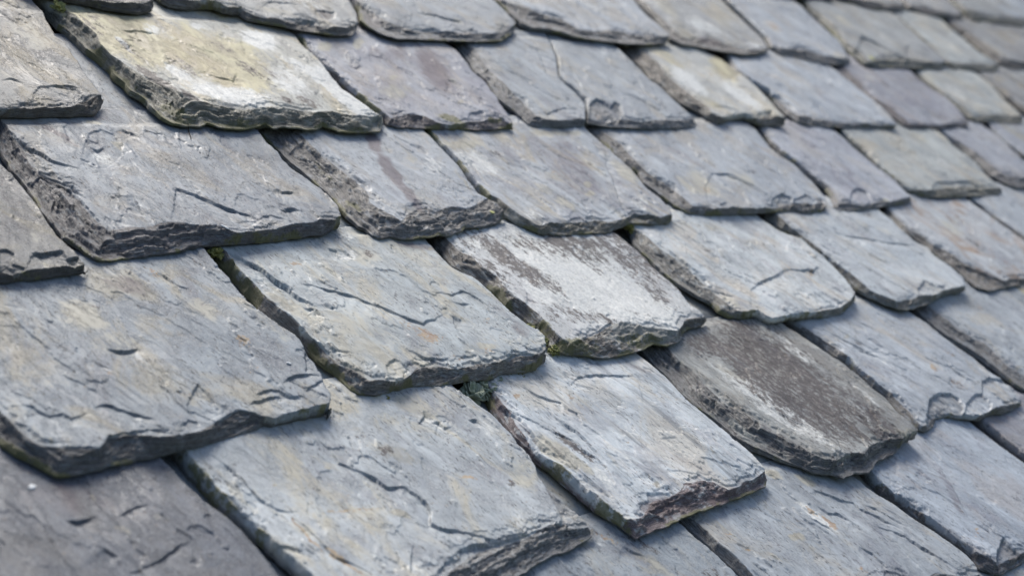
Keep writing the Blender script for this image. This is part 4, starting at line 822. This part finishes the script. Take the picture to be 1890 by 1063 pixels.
    for ch, bx_, by_, rx_, ry_, ang, st_ in q['blobs']:
        a = math.radians(ang); ca, sa = math.cos(a), math.sin(a)
        c0 = top((bx_, by_)); eu = top((bx_ + rx_ * ca, by_ + rx_ * sa)) - c0; ev = top((bx_ - ry_ * sa, by_ + ry_ * ca)) - c0
        M = np.linalg.inv(np.stack([eu, ev], 1))
        rr = np.stack([X + wx - c0[0], Y + wy - c0[1]], 1) @ M.T
        d2 = np.sqrt((rr ** 2).sum(1))
        val = st_ * (1 - sst(.35, 1.45, d2))
        if ch == 'P': pur = np.maximum(pur, val)
        elif ch == 'M': mgr = np.maximum(mgr, val)
        else:
            ci = 'WTKO'.index(ch); stain[:, ci] = np.maximum(stain[:, ci], val)
    mossv = min(1, q['moss'] * 1.35) * (1 - sst(.0015, .008, dL)) * sst(-.35, .40, fbm(X * 16, Y * 16, sd + 80, 3)) * (Y < y1 + .01)
    mossv = np.maximum(mossv, mgr)
    org = np.array([cx[0], mn[1] + .004, 0.0])
    co = np.stack([(X - org[0]), (Y - org[1]), z], 1) * S
    cb = np.stack([(X - org[0]), (Y - org[1]), zb], 1) * S
    nV = len(co)
    # the rim: edges used by one face only
    e = np.concatenate([faces[:, [0, 1]], faces[:, [1, 2]], faces[:, [2, 3]], faces[:, [3, 0]]])
    key = np.sort(e, 1); kid = key[:, 0].astype(np.int64) * nV + key[:, 1]
    uq, inv, cnt = np.unique(kid, return_inverse=True, return_counts=True)
    rim = e[cnt[inv] == 1]
    skirt = np.stack([rim[:, 1], rim[:, 0], rim[:, 0] + nV, rim[:, 1] + nV], 1)
    co2 = np.vstack([co, cb])
    f_top = faces; f_bot = faces[:, ::-1] + nV
    bed = np.stack([arcL, np.where(inn, nb, r * nb + .5 * wob1), 0 * X], 1)
    at = dict(bed=np.vstack([bed, bed]), broken=np.concatenate([frac, np.ones(nV)]), purple=np.tile(pur, 2), moss=np.tile(mossv, 2), stain=np.vstack([stain, stain]))
    is_edge = (~inn)[faces].sum(1) >= 2
    if with_parts:
        # the right-hand skirt stays with the face; left side and tail belong to the broken edge
        dl_rim = dL[rim[:, 0]] < 1e-3 + cell
        A_f = np.vstack([f_top[~is_edge], f_bot, skirt[~dl_rim]])
        B_f = np.vstack([f_top[is_edge], skirt[dl_rim]])
    else:
        A_f = np.vstack([f_top, f_bot, skirt]); B_f = None
    if with_parts: mat = slate_material(q['key'], q['look'], n_slate * 11 + 3)
    else:
        if q['look'] not in SHARED: SHARED[q['look']] = slate_material(q['key'], q['look'], 77)
        mat = SHARED[q['look']]
    # the head of the slate, tucked under the two rows above it: a plain slab joined on
    hx0, hx1 = Ih[0] - .006, Rh[0]; ys = np.linspace(ext - .012, y1 + (y1 - y0) + .02, 7); xs = np.linspace(hx0, hx1, 9)
    hx, hy = np.meshgrid(xs, ys, indexing='ij')
    hx = hx + .004 * noise(hx * 9, hy * 14, sd + 90); hz = t - s * (hy - y0) - .0042 + .0012 * noise(hx * 8, hy * 8, sd + 91)
    hc = np.stack([hx.ravel() - org[0], hy.ravel() - org[1], hz.ravel()], 1) * S
    nh = len(hc); hv = lambda i, j: i * 7 + j
    hf = np.array([(hv(i, j), hv(i + 1, j), hv(i + 1, j + 1), hv(i, j + 1)) for i in range(8) for j in range(6)])
    hb = hc - np.array([0, 0, (t - .005) * S])
    hrim = [(hv(i, 0), hv(i + 1, 0)) for i in range(8)] + [(hv(8, j), hv(8, j + 1)) for j in range(6)] + [(hv(i + 1, 6), hv(i, 6)) for i in range(8)] + [(hv(0, j + 1), hv(0, j)) for j in range(6)]
    hs = np.array([(b_, a_, a_ + nh, b_ + nh) for a_, b_ in hrim])
    HF = np.vstack([hf, hf[:, ::-1] + nh, hs]) + len(co2)
    co2 = np.vstack([co2, hc, hb])
    for k_, z_ in (('broken', 0), ('purple', 0), ('moss', 0)): at[k_] = np.concatenate([at[k_], np.zeros(2 * nh)])
    at['bed'] = np.vstack([at['bed'], np.zeros((2 * nh, 3))])
    at['stain'] = np.vstack([at['stain'], np.zeros((2 * nh, 4))])
    A_f = np.vstack([A_f, HF])
    def mk_obj(name, F, parent):
        c_, f_, a_ = submesh(co2, F, at, slice(None))
        o = link_mesh(name, c_, f_, mat, parent)
        for nme in ('broken', 'purple', 'moss'): set_attr(o.data, nme, 'FLOAT', a_[nme])
        set_attr(o.data, 'bed', 'FLOAT_VECTOR', a_['bed'])
        set_attr(o.data, 'stain', 'FLOAT_COLOR', a_['stain'])
        return o
    if B_f is not None and len(B_f):
        o = bpy.data.objects.new('roof_slate', None); col.objects.link(o)
        o.empty_display_size = .02
        mk_obj('slate_face', A_f, o); mk_obj('broken_edge', B_f, o)
    else:
        o = mk_obj('roof_slate', A_f, None)
    put(o, org)
    tag(o, q['label'], 'roof slate', q.get('group', 'slates of the roof'))
    SURF[q['key']] = (o, t, s, y0)
    return o

slates = {}
n_ = 0
for q_ in SL:
    slates[q_['key']] = build_slate(q_, 160 if q_['key'] == 'A3b' else n_)
    if q_['key'] != 'A3b': n_ += 1

# ------------------------------------------------------------------ slates just outside the photograph, and the roof deck under everything
OUT = [('F', .25, .60), ('F', .63, .98), ('F', 1.01, 1.38), ('F', 1.41, 1.70), ('F', 1.73, 2.03), ('F', 2.06, 2.40), ('F', 2.43, 2.75),
       ('E', .38, .72), ('E', .75, 1.11), ('E', 2.52, 2.80), ('E', 2.83, 3.15), ('D', .30, .64), ('D', 2.98, 3.3), ('C', .50, .86), ('C', 3.62, 3.95),
       ('B', .38, .72), ('A', .58, .93), ('A', 4.46, 4.8), ('T1', .85, 1.12), ('T1', 1.14, 1.345), ('T1', 5.05, 5.4), ('T0', 1.3, 1.68), ('T0', 1.7, 2.1), ('T0', 2.12, 2.5), ('T0', 2.52, 2.85), ('T0', 2.87, 3.2), ('T0', 3.22, 3.44),
       ('T0', 5.1, 5.5)]
for c_, x_ in (('T1', 5.43), ('T0', 5.53), ('A', 4.83), ('B', 3.97), ('C', 3.98), ('D', 3.33), ('E', 3.18), ('F', 2.78)):
    while x_ < 5.9:
        OUT.append((c_, x_, x_ + .33)); x_ += .36
ro = random.Random(5)
for k_, (c_, xa, xb) in enumerate(OUT):
    ya, yb = COURSE[c_]; ya += ro.uniform(-.008, .008)
    Lp = [(xa, yb), (xa + .004, (ya + yb) / 2), (xa + .008, ya + .012), (xa + .02, ya), ((xa + xb) / 2, ya + ro.uniform(-.004, .006)), (xb - .012, ya)]
    Ip = [(xa + .01, yb), (xa + .014, (ya + yb) / 2), (xa + .02, ya + .02), (xa + .03, ya + .012), ((xa + xb) / 2, ya + .014), (xb - .012, ya + .010)]
    Rp = [(xb, ya + .01), (xb - .002, (ya + yb) / 2), (xb - .004, yb)]
    q_ = dict(key='out%d' % k_, course=c_, t=.018, poly=(Ip, Lp, Rp), look=ro.choice(['bluegrey', 'warmblue', 'lilac', 'greenwarm']),
              label='Grey slate lying wholly beyond the edges of the photograph', group='slates beyond the edges of the photograph', blobs=(), ledges=(), scars=(), moss=.3, lift=.002)
    build_slate(q_, 200 + k_, with_parts=False)

def box(name, x0, x1, y0_, y1_, z0, z1, mat):
    co = np.array([(x, y, z) for x in (x0, x1) for y in (y0_, y1_) for z in (z0, z1)], float)
    f = np.array([(0, 1, 3, 2), (4, 6, 7, 5), (0, 4, 5, 1), (2, 3, 7, 6), (0, 2, 6, 4), (1, 5, 7, 3)])
    return link_mesh(name, co * S, f, mat, smooth=False)
deck = box('roof_deck', -.2, 7.0, -.4, 3.2, -.12, -.075, simple_material('deck_boards', (.05, .042, .035), (.09, .075, .06), 40))
put(deck, (0, 0, 0)); tag(deck, kind='structure')
g = box('ground', -400, 400, -400, 400, -.4, 0, simple_material('grass_ground', (.05, .07, .03), (.09, .10, .05), 3))
tag(g, kind='structure')

# ------------------------------------------------------------------ small things lying on the slates
def on_slate(key, px, up=0.0):
    o, t, s, y0 = SURF[key]
    p = plane_hit(px, t, s, y0)
    return np.array([p[0], p[1], t - s * (p[1] - y0) + up])

def ray_down(p):                # exact height of the stone under a roof point, by casting a ray onto the finished slates
    dg = bpy.context.evaluated_depsgraph_get()
    nrm = Vector(RX @ np.array([0, 0, 1.0]))
    a = Vector(world((p[0], p[1], p[2] + .03)))
    hit, loc, *_ = scene.ray_cast(dg, a, -nrm, distance=.2)
    if not hit: return p
    q = (RX.T @ (np.array(loc) - np.array([0, 0, LIFT]))) / S
    return np.array([p[0], p[1], q[2]])

def chip(name, key, px, lx, ly, th, ang, mat, label, cat, seed, bend=0.0, shape='oval'):
    p = ray_down(on_slate(key, px))
    rg = random.Random(seed); n = 18
    ring = []
    for k in range(n):
        a = 2 * math.pi * k / n
        rr = 1 + rg.uniform(-.16, .16) if shape != 'leaf' else 1
        x, y = math.cos(a) * rr, math.sin(a) * rr
        if shape == 'leaf': y *= (1 - abs(x) ** 2.2) ** .5 + .15
        ring.append((x * lx, y * ly))
    ring = np.array(ring)
    ca, sa = math.cos(ang), math.sin(ang)
    ring = ring @ np.array([[ca, sa], [-sa, ca]])
    co = []; f = []
    for sc, zt in ((1.0, .15), (.98, .7), (.8, 1.0), (.4, 1.15)):
        for x, y in ring: co.append((x * sc, y * sc, th * zt + bend * (x * x) / lx + rg.uniform(-.06, .06) * th))
    for lv in range(3):
        for k in range(n):
            f.append((lv * n + k, lv * n + (k + 1) % n, (lv + 1) * n + (k + 1) % n, (lv + 1) * n + k))
    co.append((0, 0, th * 1.2)); top_i = len(co) - 1
    co.append((0, 0, .05 * th)); bot_i = len(co) - 1
    f4 = [tuple(x) for x in f]
    for k in range(n):
        f4.append((3 * n + k, 3 * n + (k + 1) % n, top_i, top_i)); f4.append((k, bot_i, bot_i, (k + 1) % n))
    me = bpy.data.meshes.new(name)
    me.from_pydata([tuple(np.array(c) * S) for c in co], [], [tuple(dict.fromkeys(x)) for x in f4]); me.validate()
    for pl in me.polygons: pl.use_smooth = True
    me.materials.append(mat)
    o = bpy.data.objects.new(name, me); col.objects.link(o); put(o, p + np.array([0, 0, .0002]))
    tag(o, label, cat)
    return o
m_white = simple_material('white_flake', (.75, .76, .76), (.85, .86, .86), 400)
m_leaf = simple_material('leaf_yellow', (.45, .48, .16), (.62, .60, .28), 500)
m_lime = simple_material('lime_lichen', (.40, .42, .10), (.55, .52, .2), 500)
bpy.context.view_layer.update()
chip('white_chip', 'B1', (414, 422), .0062, .0016, .0012, -1.0, m_white, 'Tiny white splinter on the lower edge of the wide purplish slate', 'stone chip', 1)
chip('small_leaf', 'B2', (910, 389), .0050, .0030, .0007, -.2, m_leaf, 'Tiny yellow green leaf on the dark broken edge of the pale blue slate', 'leaf', 2, .0006, 'leaf')
chip('white_chip', 'D0', (58, 901), .0042, .0030, .0012, .3, m_white, 'Blurred white speck on the purplish slate in the lower left corner', 'stone chip', 3)
chip('white_chip', 'C0', (531, 675), .0030, .0018, .0012, -.5, m_white, 'White speck near the right edge of the huge pale slate', 'stone chip', 4)
chip('small_leaf', 'Tg', (1609, 108), .0100, .0070, .0012, .8, m_lime, 'Small lime green speck on a blurred slate near the top right', 'leaf', 5, .0008, 'leaf')

# a thin dark twig by the tail of the cream slate
def twig(key, pts, rad, label):
    P3 = [ray_down(on_slate(key, p)) + np.array([0, 0, rad * 1.1]) for p in pts]
    o0 = P3[0]
    cv = []; f = []; n = 6
    for i, p in enumerate(P3):
        d = (P3[min(i + 1, len(P3) - 1)] - P3[max(i - 1, 0)]); d = d / np.linalg.norm(d)
        a = np.cross(d, [0, 0, 1]); a /= np.linalg.norm(a); b_ = np.cross(d, a)
        r_ = rad * (1 - .6 * i / len(P3))
        for k in range(n):
            th = 2 * math.pi * k / n
            cv.append(p - o0 + (a * math.cos(th) + b_ * math.sin(th)) * r_)
    for i in range(len(P3) - 1):
        for k in range(n): f.append((i * n + k, i * n + (k + 1) % n, (i + 1) * n + (k + 1) % n, (i + 1) * n + k))
    o = link_mesh('twig', np.array(cv) * S, np.array(f), simple_material('twig_bark', (.02, .017, .014), (.05, .04, .03)))
    put(o, o0); tag(o, label, 'twig')
twig('B1', [(342, 241), (346, 246), (348, 252), (351, 262)], .0009, 'Short dark twig lying just below the edge of the big cream slate')

# leafy lichen rosettes growing in the joint under the central slate
def rosette(name, p0, size, seed, mat, label, cat, parent=None, n_lobes=26):
    rg = random.Random(seed); co = []; f = []
    for k in range(n_lobes):
        a = rg.uniform(0, 2 * math.pi); el = rg.uniform(.1, 1.35); L_ = size * rg.uniform(.6, 1.1); w_ = size * rg.uniform(.28, .5)
        dr = np.array([math.cos(a) * math.cos(el), math.sin(a) * math.cos(el), math.sin(el)])
        sd_ = np.cross(dr, [0, 0, 1]); sd_ /= np.linalg.norm(sd_) + 1e-9; up = np.cross(sd_, dr)
        b0 = len(co); m_, nn = 6, 5
        for i in range(m_):
            u = i / (m_ - 1)
            for j in range(nn):
                v_ = j / (nn - 1) * 2 - 1
                wd = w_ * (.25 + 1.0 * math.sin(min(u * 1.25, 1) * math.pi * .6)) * (1 - .25 * max(0, u - .8) * 5)
                q = dr * L_ * u + sd_ * v_ * wd * .6 + up * (size * .22 * (v_ * v_) * u - size * .35 * u * u + size * .05 * math.sin(9 * v_ + seed + k))
                co.append(q)
        for i in range(m_ - 1):
            for j in range(nn - 1):
                f.append((b0 + i * nn + j, b0 + i * nn + j + 1, b0 + (i + 1) * nn + j + 1, b0 + (i + 1) * nn + j))
    o = link_mesh(name, np.array(co) * S, np.array(f), mat, parent)
    so_ = o.modifiers.new('thickness', 'SOLIDIFY'); so_.thickness = size * .07 * S
    put(o, p0); tag(o, label, cat)
    return o
m_ros = simple_material('grey_green_lichen', (.22, .26, .19), (.42, .46, .36), 350)
m_moss = simple_material('olive_moss', (.14, .14, .035), (.32, .30, .10), 400)
def deep(p): return ray_down(p)
def in_joint(key, px, z):        # a point sunk into the joint beside a slate
    o, t, s, y0 = SURF[key]
    p = plane_hit(px, z, s, y0)
    return np.array([p[0], p[1], z - s * (p[1] - y0)])
rosette('lichen_clump', in_joint('D2', (868, 732), .006), .0175, 1, m_ros, 'Largest grey green leafy lichen in the joint under the central slate', 'lichen', n_lobes=34)
rosette('lichen_clump', in_joint('D2', (892, 722), .008), .0165, 2, m_ros, 'Grey green leafy lichen touching the thick ragged slate, right of the largest one', 'lichen', n_lobes=34)
rosette('lichen_clump', in_joint('D2', (911, 708), .011), .0120, 3, m_ros, 'Small olive grey lichen tight under the edge of the central slate, topmost of three', 'lichen')
m_lem = simple_material('yellow_green_moss', (.17, .18, .05), (.40, .40, .17), 450)
def moss(key, px, z, size, seed, label, mat=None, n=22):
    rosette('moss_tuft', in_joint(key, px, z), size * 1.3, seed, mat or m_moss, label, 'moss', n_lobes=n)
moss('D1', (706, 738), .016, .0066, 4, 'Tiny olive moss tuft just below the lower left corner of the central slate', n=16)
moss('D2', (938, 702), .012, .0080, 5, 'Olive moss on the head of the thick ragged slate, touching the central slate')
moss('D2', (958, 697), .014, .0060, 6, 'Smaller olive moss right of the other one on the head of the thick ragged slate')
moss('C1', (398, 470), .012, .0085, 7, 'Dark olive moss in the joint at the upper left corner of the central slate')
moss('A1', (108, 18), .020, .0100, 8, 'Yellow green moss at the upper left corner of the big cream slate', m_lem)
moss('C2', (1003, 632), .004, .0065, 9, 'Yellow green moss in the joint between the central slate and the white lichen slate', m_lem)
moss('C2', (1022, 650), .003, .0070, 10, 'Yellow green moss under the lower left corner of the white lichen slate', m_lem)
moss('C2', (868, 425), .012, .0080, 11, 'Olive moss on the head of the white lichen slate, below the purple streaked slate')
moss('C3', (1162, 424), .010, .0080, 12, 'Dark olive moss in the joint at the upper left corner of the silvery slate')
moss('C2', (978, 606), .006, .0050, 13, 'Smallest yellow green moss, halfway down the left side of the white lichen slate', m_lem)
